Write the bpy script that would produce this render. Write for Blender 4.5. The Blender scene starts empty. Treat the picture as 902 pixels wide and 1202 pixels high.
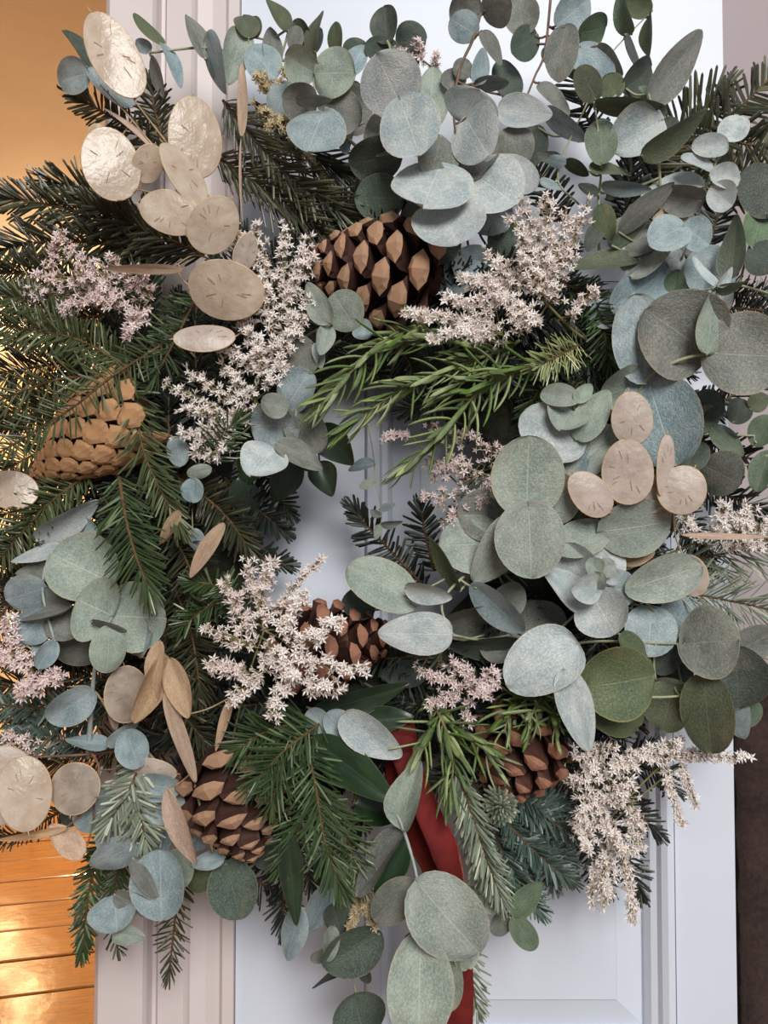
import bpy, math, random
from mathutils import Vector, Matrix, noise
R = math.radians
rnd = random.Random(7)
scene = bpy.context.scene
col = scene.collection

# ------------------------------------------------------------------ camera
F_PX = 950.0                       # focal length in pixels of the 902x1202 frame
CAM = Vector((0.0, -0.64, 1.45))   # eye point; the door face is the plane y = 0
PITCH = R(2.0)
cam_d = bpy.data.cameras.new('camera')
cam_d.sensor_fit = 'HORIZONTAL'; cam_d.sensor_width = 36.0
cam_d.lens = 36.0 * F_PX / 902.0
cam_d.clip_start = 0.01
cam = bpy.data.objects.new('camera', cam_d); col.objects.link(cam)
cam.location = CAM; cam.rotation_euler = (R(90) + PITCH, 0, 0)
scene.camera = cam

# ------------------------------------------------------------------ world, daylight, exposure
w = bpy.data.worlds.new('hall_daylight'); scene.world = w; w.use_nodes = True
bg = w.node_tree.nodes['Background']
bg.inputs[0].default_value = (0.92, 0.96, 1.04, 1); bg.inputs[1].default_value = 0.23
def area(name, loc, target, sx, sy, power, color):
    l = bpy.data.lights.new(name, 'AREA'); l.shape = 'RECTANGLE'; l.size = sx; l.size_y = sy
    l.energy = power; l.color = color
    o = bpy.data.objects.new(name, l); col.objects.link(o); o.location = loc
    o.rotation_euler = (Vector(target) - Vector(loc)).to_track_quat('-Z', 'Y').to_euler()
    return o
area('window_daylight', (0.9, -3.7, 3.5), (0.0, 0.0, 1.35), 2.0, 2.0, 205, (1.0, 0.975, 0.945))
scene.view_settings.view_transform = 'Standard'
scene.view_settings.look = 'None'
scene.view_settings.exposure = 0.08
scene.view_settings.gamma = 1.0
scene.view_settings.use_curve_mapping = False

# ------------------------------------------------------------------ helpers
def P(px, py, d=0.0):
    """world point seen at pixel (px, py), d centimetres in front of the door face"""
    c, s = math.cos(PITCH), math.sin(PITCH)
    a = (px - 451.0) / F_PX; b = -(py - 601.0) / F_PX
    v = Vector((a, c - s * b, s + c * b))
    t = (-d / 100.0 - CAM.y) / v.y
    return CAM + v * t
def S(d):
    """metres for one pixel at depth d"""
    return (0.64 - d / 100.0) / F_PX
def lin(c):
    return tuple(((x / 255.0) / 12.92 if x / 255.0 <= 0.04045 else ((x / 255.0 + 0.055) / 1.055) ** 2.4) for x in c) + (1.0,)

class MB:
    def __init__(s): s.v = []; s.f = []; s.m = []; s.uv = {}
    def vert(s, p): s.v.append(tuple(p)); return len(s.v) - 1
    def face(s, ids, mi=0, uv=None):
        s.f.append(tuple(ids)); s.m.append(mi)
        if uv: s.uv[len(s.f) - 1] = uv
    def box(s, x0, x1, y0, y1, z0, z1, mi=0):
        n = len(s.v)
        s.v += [(x0,y0,z0),(x1,y0,z0),(x1,y1,z0),(x0,y1,z0),(x0,y0,z1),(x1,y0,z1),(x1,y1,z1),(x0,y1,z1)]
        for q in ((0,3,2,1),(4,5,6,7),(0,1,5,4),(1,2,6,5),(2,3,7,6),(3,0,4,7)): s.face([n + i for i in q], mi)
    def tube(s, pts, rads, n=6, mi=0):
        pts = [Vector(p) for p in pts]
        if len(pts) < 2: return
        if not hasattr(rads, '__len__'): rads = [rads] * len(pts)
        up = Vector((0.31, 0.85, 0.42)); prev = None
        for i, p in enumerate(pts):
            t = (pts[min(i+1, len(pts)-1)] - pts[max(i-1, 0)])
            t = t.normalized() if t.length > 1e-9 else Vector((0,0,1))
            a = t.cross(up)
            if a.length < 1e-3: a = t.cross(Vector((1,0,0)))
            a.normalize(); b = t.cross(a)
            ring = [s.vert(p + (a * math.cos(2*math.pi*k/n) + b * math.sin(2*math.pi*k/n)) * rads[i]) for k in range(n)]
            if prev:
                for k in range(n): s.face([prev[k], prev[(k+1) % n], ring[(k+1) % n], ring[k]], mi)
            else: s.face(ring[::-1], mi)
            prev = ring
        s.face(prev, mi)
    def mesh(s, name, mats, smooth=True):
        me = bpy.data.meshes.new(name); me.from_pydata(s.v, [], s.f)
        for m in (mats if isinstance(mats, (list, tuple)) else [mats]): me.materials.append(m)
        me.polygons.foreach_set('material_index', s.m)
        me.polygons.foreach_set('use_smooth', [smooth] * len(s.f))
        if s.uv:
            ul = me.uv_layers.new(name='UVMap')
            for p in me.polygons:
                u = s.uv.get(p.index)
                if u:
                    for li, q in zip(p.loop_indices, u): ul.data[li].uv = q
        me.update(); return me

def link(name, me, parent=None, M=None):
    o = bpy.data.objects.new(name, me); col.objects.link(o)
    if parent is not None:
        o.parent = parent
        base = Matrix.Translation(-ORG[parent.name])
        o.matrix_local = base @ (M if M is not None else Matrix.Identity(4))
    elif M is not None: o.matrix_world = M
    return o
ORG = {}
def thing(name, label, cat, loc, group=None):
    o = bpy.data.objects.new(name, None); col.objects.link(o); o.location = loc
    o.empty_display_size = 0.01
    o['label'] = label; o['category'] = cat
    if group: o['group'] = group
    ORG[o.name] = Vector(loc); return o
def structure(o):
    o['kind'] = 'structure'; return o
def smooth_poly(pts, k=6):
    """Catmull-Rom through the points"""
    pts = [Vector(p) for p in pts]
    if len(pts) < 3:
        return [pts[0].lerp(pts[-1], i / k) for i in range(k + 1)] if len(pts) == 2 else pts
    out = []
    q = [pts[0] * 2 - pts[1]] + pts + [pts[-1] * 2 - pts[-2]]
    for i in range(1, len(q) - 2):
        for j in range(k):
            t = j / k; a, b, c, e = q[i-1], q[i], q[i+1], q[i+2]
            out.append(0.5 * ((2*b) + (c - a)*t + (2*a - 5*b + 4*c - e)*t*t + (3*b - a - 3*c + e)*t*t*t))
    out.append(pts[-1]); return out
def poly_at(pts, s):
    for i in range(len(pts) - 1):
        l = (pts[i+1] - pts[i]).length
        if s <= l or i == len(pts) - 2:
            t = (pts[i+1] - pts[i]); return pts[i] + t * (s / l if l else 0), t.normalized()
        s -= l
def poly_len(pts): return sum((pts[i+1] - pts[i]).length for i in range(len(pts) - 1))

# ------------------------------------------------------------------ materials
def mat(name, rgb, rough=0.6, spec=0.4, **kw):
    m = bpy.data.materials.new(name); m.use_nodes = True
    b = m.node_tree.nodes['Principled BSDF']
    b.inputs['Base Color'].default_value = lin(rgb); b.inputs['Roughness'].default_value = rough
    b.inputs['Specular IOR Level'].default_value = spec
    for k, v in kw.items(): b.inputs[k].default_value = v
    return m
class NT:
    """small node-tree writer"""
    def __init__(s, m): s.m = m; s.t = m.node_tree; s.b = s.t.nodes['Principled BSDF']; s.out = s.t.nodes['Material Output']
    def n(s, typ, ins=None, **kw):
        nd = s.t.nodes.new(typ)
        for k, v in kw.items(): setattr(nd, k, v)
        for k, v in (ins or {}).items(): s.put(nd.inputs[k], v)
        return nd
    def put(s, sock, v):
        if hasattr(v, 'is_output'): s.t.links.new(v, sock)
        else: sock.default_value = v
    def math(s, op, a, b=0.0, clamp=False):
        nd = s.t.nodes.new('ShaderNodeMath'); nd.operation = op; nd.use_clamp = clamp
        s.put(nd.inputs[0], a); s.put(nd.inputs[1], b); return nd.outputs[0]
    def mix(s, f, a, b):
        nd = s.t.nodes.new('ShaderNodeMix'); nd.data_type = 'RGBA'
        s.put(nd.inputs[0], f); s.put(nd.inputs[6], a); s.put(nd.inputs[7], b); return nd.outputs[2]
    def ramp(s, v, lo, hi):
        nd = s.t.nodes.new('ShaderNodeMapRange'); nd.clamp = True
        s.put(nd.inputs[0], v); nd.inputs[1].default_value = lo; nd.inputs[2].default_value = hi; return nd.outputs[0]
    def noise(s, vec, scale, detail=3, rough=0.5):
        return s.n('ShaderNodeTexNoise', {'Vector': vec, 'Scale': scale, 'Detail': detail, 'Roughness': rough}).outputs[0]
    def bump(s, h, strength, dist=0.001):
        s.put(s.b.inputs['Normal'], s.n('ShaderNodeBump', {'Height': h, 'Strength': strength, 'Distance': dist}).outputs[0])
def leaf_mat(name, rgb, rgb2, rim, rib, rough=0.5, trans=0.12, spec=0.35, vein=0.22, blot=0.45, speck=0.42, relief=0.5):
    m = mat(name, rgb, rough, spec); t = NT(m)
    uv = t.n('ShaderNodeUVMap').outputs[0]
    oi = t.n('ShaderNodeObjectInfo').outputs['Random']
    sep = t.n('ShaderNodeSeparateXYZ', {0: uv})
    u, v = sep.outputs[0], sep.outputs[1]
    av = t.math('ABSOLUTE', t.math('SUBTRACT', v, 0.5))           # 0 midrib .. 0.5 margin
    vec = t.n('ShaderNodeVectorMath', {0: t.n('ShaderNodeCombineXYZ', {0: u, 1: v, 2: t.math('MULTIPLY', oi, 60.0)}).outputs[0], 1: (1, 1, 1)}, operation='MULTIPLY').outputs[0]
    n1 = t.noise(vec, 2.6, 4, 0.62); n2 = t.noise(vec, 30, 4, 0.75); n3 = t.noise(vec, 1.7, 3, 0.6)
    vo = t.n('ShaderNodeTexVoronoi', {'Vector': vec, 'Scale': 17.0}, feature='DISTANCE_TO_EDGE').outputs[0]
    net = t.math('SUBTRACT', 1.0, t.ramp(vo, 0.0, 0.09))
    c = t.mix(t.ramp(n1, 0.38, 0.62), lin(rgb), lin(rgb2))
    c = t.mix(t.math('MULTIPLY', t.ramp(n2, 0.48, 0.68), speck), c, lin(tuple(min(255, x + 44) for x in rgb)))
    c = t.mix(t.math('MULTIPLY', t.ramp(n2, 0.50, 0.30), 0.35), c, lin(tuple(int(x * 0.66) for x in rgb)))
    c = t.mix(t.math('MULTIPLY', net, vein * 0.5), c, lin(rib))
    if blot: c = t.mix(t.math('MULTIPLY', t.ramp(n3, 0.60, 0.74), blot), c, lin((134, 112, 88)))
    # side veins sweeping from the midrib towards the tip
    ph = t.math('SUBTRACT', t.math('MULTIPLY', u, 9.0), t.math('MULTIPLY', av, 7.0))
    wv = t.math('ABSOLUTE', t.math('SUBTRACT', t.math('FRACT', t.math('ADD', ph, t.math('MULTIPLY', n1, 1.2))), 0.5))
    vn = t.math('SUBTRACT', 1.0, t.ramp(wv, 0.0, 0.07))
    c = t.mix(t.math('MULTIPLY', vn, vein), c, lin(rib))
    mr = t.math('SUBTRACT', 1.0, t.ramp(av, 0.003, 0.014))
    c = t.mix(t.math('MULTIPLY', mr, 0.5), c, lin(rib))
    rm = t.math('MAXIMUM', t.ramp(av, 0.475, 0.495), t.ramp(u, 0.975, 0.992))
    c = t.mix(t.math('MULTIPLY', rm, 0.7), c, lin(rim))
    # each leaf a little lighter, darker or browner than the next
    hs = t.n('ShaderNodeHueSaturation', {'Hue': t.math('ADD', 0.492, t.math('MULTIPLY', oi, 0.014)), 'Saturation': t.math('ADD', 0.72, t.math('MULTIPLY', oi, 0.4)),
             'Value': t.math('ADD', 0.88, t.math('MULTIPLY', t.math('FRACT', t.math('MULTIPLY', oi, 7.3)), 0.24)), 'Color': c}).outputs[0]
    t.put(t.b.inputs['Base Color'], hs)
    t.bump(t.math('ADD', t.math('MULTIPLY', n2, 0.9), t.math('MULTIPLY', t.math('MAXIMUM', mr, net), -0.6)), relief, 0.0007)
    if trans:
        tr = t.n('ShaderNodeBsdfTranslucent', {'Color': hs})
        ms = t.n('ShaderNodeMixShader', {0: trans, 1: t.b.outputs[0], 2: tr.outputs[0]})
        t.put(t.out.inputs[0], ms.outputs[0])
    return m
LM = {
 'b': leaf_mat('eucalyptus_blue', (150,167,170), (116,138,144), (176,166,146), (196,202,194), blot=0.25),
 'w': leaf_mat('eucalyptus_silver', (192,199,197), (152,168,171), (200,190,172), (214,216,206), blot=0.2),
 'g': leaf_mat('eucalyptus_green', (152,163,150), (122,136,126), (176,164,130), (188,196,176)),
 'G': leaf_mat('eucalyptus_fresh', (102,120,94), (82,100,80), (146,150,110), (140,156,124), 0.45),
 'o': leaf_mat('eucalyptus_olive', (88,98,68), (72,84,62), (140,132,86), (120,128,92), 0.45),
 'k': leaf_mat('eucalyptus_mauve', (124,126,117), (94,101,94), (156,138,114), (150,148,134)),
 'd': leaf_mat('eucalyptus_dark', (74,86,74), (58,70,62), (118,112,84), (98,114,98), 0.45),
 'L': leaf_mat('laurel_green', (40,62,36), (28,46,30), (96,104,66), (70,92,60), 0.3, 0.05, 0.5, 0.1, 0.0, 0.03, 0.08),
 't': leaf_mat('dried_tan', (204,174,146), (176,146,120), (160,128,100), (214,188,162), 0.6, 0.25, 0.3, 0.15, 0.2),
}
def plain(name, rgb, rgb2, scale, rough=0.6, bump=0.0, spec=0.3):
    m = mat(name, rgb, rough, spec); t = NT(m)
    co = t.n('ShaderNodeTexCoord').outputs['Object']
    n1 = t.noise(co, scale, 4, 0.6)
    t.put(t.b.inputs['Base Color'], t.mix(t.ramp(n1, 0.35, 0.65), lin(rgb), lin(rgb2)))
    if bump: t.bump(n1, bump)
    return m
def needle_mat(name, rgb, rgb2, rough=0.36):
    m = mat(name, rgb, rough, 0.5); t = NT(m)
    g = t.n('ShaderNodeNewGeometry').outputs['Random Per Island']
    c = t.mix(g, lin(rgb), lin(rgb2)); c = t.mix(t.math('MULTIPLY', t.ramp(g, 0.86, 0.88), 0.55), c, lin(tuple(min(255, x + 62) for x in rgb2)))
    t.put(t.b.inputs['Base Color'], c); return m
NM = {
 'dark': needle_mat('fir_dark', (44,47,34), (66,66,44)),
 'green': needle_mat('fir_green', (54,66,38), (84,92,60)),
 'mid': needle_mat('fir_mid', (40,58,32), (66,84,50)),
 'blue': needle_mat('fir_blue', (56,74,66), (90,106,98)),
 'pale': needle_mat('fir_pale', (96,110,92), (146,152,132)),
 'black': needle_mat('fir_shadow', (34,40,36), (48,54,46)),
 'tip': needle_mat('fir_tip', (112,124,74), (164,166,116)),
}
M_TWIG = plain('twig_bark', (104,78,46), (70,52,34), 300, 0.8, 0.3)
M_STEM_G = plain('stem_pale_green', (160,164,132), (134,138,110), 120, 0.6)
M_STEM_B = plain('stem_blue_bloom', (160,170,166), (140,148,140), 120, 0.6)
M_STEM_R = plain('stem_brown', (120,92,74), (92,72,60), 120, 0.6)
M_STEM_T = plain('stem_straw', (176,152,118), (146,122,94), 150, 0.7)
M_STEM_F = plain('stem_olive', (130,126,84), (98,94,60), 150, 0.7)
# ------------------------------------------------------------------ the setting
def paint(name, rgb, rough=0.42, bump=0.05, scale=35):
    m = mat(name, rgb, rough, 0.4); t = NT(m)
    co = t.n('ShaderNodeTexCoord').outputs['Object']
    n = t.noise(co, scale, 3); n2 = t.noise(co, 3.0, 4)
    r2 = tuple(int(x * 0.95) for x in rgb)
    t.put(t.b.inputs['Base Color'], t.mix(t.ramp(n2, 0.35, 0.7), lin(rgb), lin(r2)))
    t.bump(n, bump, 0.002); return m
M_DOOR = paint('door_gloss_white', (206, 212, 223), 0.4)
M_TRIM = paint('trim_white', (206, 195, 193), 0.5)
M_WALLR = paint('wall_greige_pink', (160, 147, 149), 0.7)
M_WALLO = paint('wall_cream', (236, 208, 166), 0.75)
M_CEIL = paint('ceiling_white', (232, 226, 214), 0.8)
def XZ(px, py, d=0.0):
    p = P(px, py, d); return p.x, p.z
DX0, DX1 = -0.1153, 0.2738                      # door leaf
def prism(mb, prof, z0, z1):
    """extrude an (x, y) outline up from z0 to z1"""
    n = len(prof)
    a = [mb.vert((x, y, z0)) for x, y in prof]; b = [mb.vert((x, y, z1)) for x, y in prof]
    for i in range(n): mb.face([a[i], a[(i+1) % n], b[(i+1) % n], b[i]])
    mb.face(a[::-1]); mb.face(b)
# door leaf: stiles, rails, sunk panels with bolection mouldings
door = thing('door_1', 'white panelled door that the wreath hangs on', 'door', (0.08, 0.02, 0)); structure(door)
PXL, PXR = XZ(428, 601)[0], XZ(788, 601)[0]     # panel opening
Z_TOPP = XZ(780, -60)[1]; Z_LOW_TOP = XZ(600, 330)[1]; Z_LOW_BOT = XZ(600, 1249)[1]
mb = MB(); mb.box(DX0, PXL, 0.0, 0.042, 0.01, 2.08); link('stile', mb.mesh('stile', M_DOOR, False), door)
mb = MB(); mb.box(PXR, DX1, 0.0, 0.042, 0.01, 2.08); link('stile', mb.mesh('stile', M_DOOR, False), door)
for z0, z1 in ((0.01, 0.22), (Z_LOW_BOT - 0.11, Z_LOW_BOT), (Z_LOW_TOP, Z_TOPP), (1.97, 2.08)):
    mb = MB(); mb.box(PXL, PXR, 0.0, 0.042, z0, z1); link('rail', mb.mesh('rail', M_DOOR, False), door)
def panel(z0, z1):
    mb = MB(); mb.box(PXL, PXR, 0.014, 0.03, z0, z1); rings = []
    for a, y in ((0.0, 0.0139), (0.022, 0.0139), (0.044, 0.0075), (0.0455, 0.0062)):     # raised field with a wide bevel
        rings.append([mb.vert(q) for q in ((PXL + a, y, z0 + a), (PXR - a, y, z0 + a), (PXR - a, y, z1 - a), (PXL + a, y, z1 - a))])
    for r0, r1 in zip(rings, rings[1:]):
        for k in range(4): mb.face([r0[k], r0[(k+1) % 4], r1[(k+1) % 4], r1[k]])
    mb.face(rings[-1]); link('panel', mb.mesh('panel', M_DOOR, False), door)
    prof = [(0.0, 0.002), (0.0025, -0.0045), (0.008, -0.006), (0.012, -0.003), (0.014, 0.002), (0.0185, 0.004), (0.022, 0.010), (0.0225, 0.0141)]
    mb = MB(); rings = []
    for a, y in prof:
        rings.append([mb.vert(q) for q in ((PXL + a, y, z0 + a), (PXR - a, y, z0 + a), (PXR - a, y, z1 - a), (PXL + a, y, z1 - a))])
    for r0, r1 in zip(rings, rings[1:]):
        for k in range(4): mb.face([r0[k], r0[(k+1) % 4], r1[(k+1) % 4], r1[k]])
    link('moulding', mb.mesh('moulding', M_DOOR, False), door)
panel(0.22, Z_LOW_BOT - 0.11); panel(Z_LOW_BOT, Z_LOW_TOP); panel(Z_TOPP, 1.97)
# fluted architrave on the left, free edge towards the warm room
xs = [XZ(p, 601)[0] for p in (124, 180, 186, 190, 224, 229, 262, 276)]; xs[7] = DX0 - 0.0006
prof = [(xs[0], 0.10), (xs[0], -0.012), (xs[0] + 0.004, -0.016), (xs[1], -0.016), (xs[1] + 0.002, -0.012), (xs[2], -0.004), (xs[3], -0.003), (xs[3] + 0.003, -0.010),
        (xs[4], -0.011), (xs[4] + 0.002, -0.008), (xs[5], -0.004), ((xs[5] + xs[6]) / 2, -0.0005), (xs[6], -0.002), (xs[6] + 0.003, -0.006), (xs[7], -0.006), (xs[7], 0.10)]
mb = MB(); prism(mb, prof, 0.0, 2.5)
structure(link('trim_1', mb.mesh('trim_1', M_TRIM, False)))
# wall right of the door, with its jamb
mb = MB(); mb.box(DX1 + 0.003, 2.0, 0.035, 0.14, 0.0, 2.5); structure(link('wall_right', mb.mesh('wall_right', M_WALLR, False)))
mb = MB(); mb.box(-0.1155, DX1 + 0.003, 0.0, 0.14, 2.085, 2.5); structure(link('wall_over_door', mb.mesh('wall_over_door', M_DOOR, False)))
mb = MB(); mb.box(-0.1155, DX1 + 0.003, 0.10, 0.14, 0.0, 2.085); structure(link('wall_back', mb.mesh('wall_back', M_TRIM, False)))

# warm lamplit room seen past the architrave: floor boards, far wall, side wall, ceiling
ROT = Matrix.Rotation(R(14), 4, 'Z')
def rot_box(name, x0, x1, y0, y1, z0, z1, m):
    mb = MB(); mb.box(x0, x1, y0, y1, z0, z1); o = link(name, mb.mesh(name, m, False)); o.matrix_world = ROT; return structure(o)
mF = mat('floor_subfloor', (70, 44, 22), 0.8); 
floor = rot_box('floor', -4.6, 2.2, -2.2, 5.5, -0.06, -0.022, mF)
ORG[floor.name] = Vector((0, 0, 0))
M_PLANK = mat('varnished_floor_board', (200, 138, 66), 0.26, 0.5); t = NT(M_PLANK)
co = t.n('ShaderNodeTexCoord').outputs['Object']; oi = t.n('ShaderNodeObjectInfo').outputs['Random']
v = t.n('ShaderNodeVectorMath', {0: co, 1: (1.2, 16.0, 1.0)}, operation='MULTIPLY').outputs[0]
v = t.n('ShaderNodeVectorMath', {0: v, 1: t.n('ShaderNodeCombineXYZ', {0: t.math('MULTIPLY', oi, 40.0)}).outputs[0]}).outputs[0]
n1 = t.noise(v, 5, 4, 0.6); n2 = t.noise(co, 22, 4, 0.7)
c = t.mix(t.ramp(n1, 0.35, 0.7), lin((146, 98, 46)), lin((100, 64, 28)))
c = t.mix(t.math('MULTIPLY', t.ramp(n2, 0.62, 0.72), 0.6), c, lin((62, 40, 20)))
c = t.mix(t.math('MULTIPLY', oi, 0.3), c, lin((150, 92, 40)))
t.put(t.b.inputs['Base Color'], c)
t.put(t.b.inputs['Roughness'], t.math('ADD', 0.09, t.math('MULTIPLY', n2, 0.2)))
t.bump(t.math('ADD', t.noise(co, 7, 3), t.math('MULTIPLY', n2, 0.25)), 0.12, 0.02)
mb = MB(); PW = 0.235
g = 0.004
prof = [(-2.6, 0, -0.022), (0.8, 0, -0.022)]
mb.box(-4.5, 2.1, g, PW - g, -0.022, -0.003)
n = len(mb.v)
mb.v += [(-4.5, g, -0.003), (2.1, g, -0.003), (2.1, PW - g, -0.003), (-4.5, PW - g, -0.003), (-4.49, g + 0.006, 0.0), (2.09, g + 0.006, 0.0), (2.09, PW - g - 0.006, 0.0), (-4.49, PW - g - 0.006, 0.0)]
for q in ((4,5,6,7),(0,1,5,4),(1,2,6,5),(2,3,7,6),(3,0,4,7)): mb.face([n + i for i in q])
me = mb.mesh('floor_board', M_PLANK, False)
for i in range(-9, 23):
    o = bpy.data.objects.new('floor_board', me); col.objects.link(o); o.parent = floor
    o.location = (rnd.uniform(-0.03, 0.03), i * PW + 0.10, rnd.uniform(-0.0015, 0.001)); o.rotation_euler = (R(rnd.uniform(-0.35, 0.35)), 0, 0)
rot_box('wall_far', -4.6, 2.2, 5.4, 5.55, 0.0, 2.6, M_WALLO)
rot_box('wall_left', -4.6, -4.45, -2.2, 5.4, 0.0, 2.6, M_WALLO)
rot_box('wall_divider', 0.75, 0.9, 0.4, 5.4, 0.0, 2.6, M_WALLO)
mb = MB(); mb.box(-4.6, 2.2, 0.0, 5.5, 2.6, 2.68); o = link('ceiling', mb.mesh('ceiling', M_CEIL, False)); o.matrix_world = ROT; structure(o)
rot_box('baseboard_far', -4.45, 0.75, 5.375, 5.4, 0.0, 0.14, M_TRIM)
# floor lamp of that room: three bulbs on one pole (mirrored in the varnish)
LX, LY = -2.14, 4.36
lamp = thing('floor_lamp', 'warm three-bulb floor lamp in the room behind, mirrored in the varnished boards', 'lamp', (LX, LY, 0))
M_BRASS = mat('lamp_brass', (150, 110, 60), 0.3, 0.5, Metallic=1.0)
M_BULB = mat('lamp_bulb', (255, 220, 160), 0.4); b = M_BULB.node_tree.nodes['Principled BSDF']
b.inputs['Emission Color'].default_value = (1.0, 0.66, 0.30, 1); b.inputs['Emission Strength'].default_value = 20.0
mb = MB(); mb.tube([(LX, LY, 0), (LX, LY, 0.02), (LX, LY, 0.03)], [0.14, 0.14, 0.02], 20); link('base', mb.mesh('base', M_BRASS), lamp)
mb = MB(); mb.tube([(LX, LY, 0.03), (LX, LY, 1.45)], 0.011, 10); link('pole', mb.mesh('pole', M_BRASS), lamp)
def ball(mb, c, r, nu=12, nv=8, sz=1.0):
    rows = []
    for i in range(nv + 1):
        th = math.pi * i / nv
        rows.append([mb.vert((c[0] + r*math.sin(th)*math.cos(2*math.pi*k/nu), c[1] + r*math.sin(th)*math.sin(2*math.pi*k/nu), c[2] + r*sz*math.cos(th))) for k in range(nu)])
    for i in range(nv):
        for k in range(nu): mb.face([rows[i][k], rows[i+1][k], rows[i+1][(k+1) % nu], rows[i][(k+1) % nu]])
for k, h in enumerate((0.93, 1.16, 1.42)):
    e = Vector((LX + (-0.09, 0.07, 0.0)[k], LY - 0.10, h))
    mb = MB(); mb.tube([(LX, LY, h - 0.02), (LX + (e.x - LX) * 0.6, LY - 0.06, h - 0.05), e - Vector((0, 0, 0.03))], 0.007, 8); link('arm', mb.mesh('arm', M_BRASS), lamp)
    mb = MB(); ball(mb, e, 0.055, sz=1.1); link('bulb', mb.mesh('bulb', M_BULB), lamp)
    pl = bpy.data.lights.new('lamp_glow', 'POINT'); pl.energy = 4.2; pl.color = (1.0, 0.70, 0.38); pl.shadow_soft_size = 0.06
    po = bpy.data.objects.new('lamp_glow', pl); col.objects.link(po); po.location = e - Vector((0, 0.125, 0))

# pendant lamp of the same room, glimpsed through the fir at the left edge
pend = thing('pendant_lamp', 'glowing pendant lamp in the warm room, glimpsed through the fir needles at left', 'lamp', (-1.66, 3.56, 2.6))
mb = MB(); mb.tube([(-1.66, 3.56, 2.6), (-1.66, 3.56, 2.57)], [0.05, 0.045], 16); mb.tube([(-1.66, 3.56, 2.57), (-1.66, 3.56, 2.44)], 0.004, 8); link('cord', mb.mesh('cord', M_BRASS), pend)
mb = MB(); rr = [(0.03, 2.44), (0.05, 2.42), (0.10, 2.37), (0.115, 2.31)]; rows = [[mb.vert((-1.66 + r * math.cos(2*math.pi*k/24), 3.56 + r * math.sin(2*math.pi*k/24), z)) for k in range(24)] for r, z in rr]
for i in range(3):
    for k in range(24): mb.face([rows[i][k], rows[i][(k+1) % 24], rows[i+1][(k+1) % 24], rows[i+1][k]])
link('shade', mb.mesh('shade', M_BRASS), pend)
mb = MB(); ball(mb, (-1.66, 3.56, 2.31), 0.06); link('bulb', mb.mesh('bulb', M_BULB), pend)
pl = bpy.data.lights.new('pendant_glow', 'POINT'); pl.energy = 150; pl.color = (1.0, 0.72, 0.42); pl.shadow_soft_size = 0.07
po = bpy.data.objects.new('pendant_glow', pl); col.objects.link(po); po.location = (-1.66, 3.56, 2.20)

# dark brown fleece hanging beside the door
M_FLEECE = mat('brown_fleece', (50, 38, 36), 0.95, 0.1); t = NT(M_FLEECE)
co = t.n('ShaderNodeTexCoord').outputs['Object']
n1 = t.noise(co, 260, 3, 0.7); n2 = t.noise(t.n('ShaderNodeVectorMath', {0: co, 1: (14, 10, 34)}, operation='MULTIPLY').outputs[0], 1.0, 3)
t.put(t.b.inputs['Base Color'], t.mix(t.ramp(t.math('ADD', t.math('MULTIPLY', n1, 0.5), t.math('MULTIPLY', n2, 0.6)), 0.35, 0.8), lin((36, 27, 27)), lin((74, 58, 54))))
t.b.inputs['Sheen Weight'].default_value = 0.15; t.bump(n1, 0.5, 0.0015)
z1 = P(885, 812, 1.0).z; x0 = DX1 + 0.0045
mb = MB(); NX, NZ = 24, 90; g1 = []; g2 = []
for j in range(NZ + 1):
    zz = 0.62 + (z1 - 0.62) * j / NZ; ra, rb = [], []
    for i in range(NX + 1):
        xx = x0 + 0.34 * i / NX
        y = -0.003 + 0.0028 * math.sin(zz * 150 + 2.6 * math.sin(xx * 46) + 1.7 * math.sin(zz * 23)) + 0.003 * math.sin(xx * 75 + zz * 14)
        ra.append(mb.vert((xx, min(y, 0.012), zz))); rb.append(mb.vert((xx, 0.033, zz)))
    g1.append(ra); g2.append(rb)
for j in range(NZ):
    for i in range(NX):
        mb.face([g1[j][i], g1[j][i+1], g1[j+1][i+1], g1[j+1][i]]); mb.face([g2[j][i], g2[j+1][i], g2[j+1][i+1], g2[j][i+1]])
    mb.face([g1[j][0], g1[j+1][0], g2[j+1][0], g2[j][0]]); mb.face([g1[j][NX], g2[j][NX], g2[j+1][NX], g1[j+1][NX]])
for j in (0, NZ):
    for i in range(NX): mb.face([g1[j][i], g2[j][i], g2[j][i+1], g1[j][i+1]])
o = link('fleece_throw', mb.mesh('fleece_throw', M_FLEECE))
o['label'] = 'dark brown fluffy fleece throw hanging right of the white door'; o['category'] = 'throw'
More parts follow.
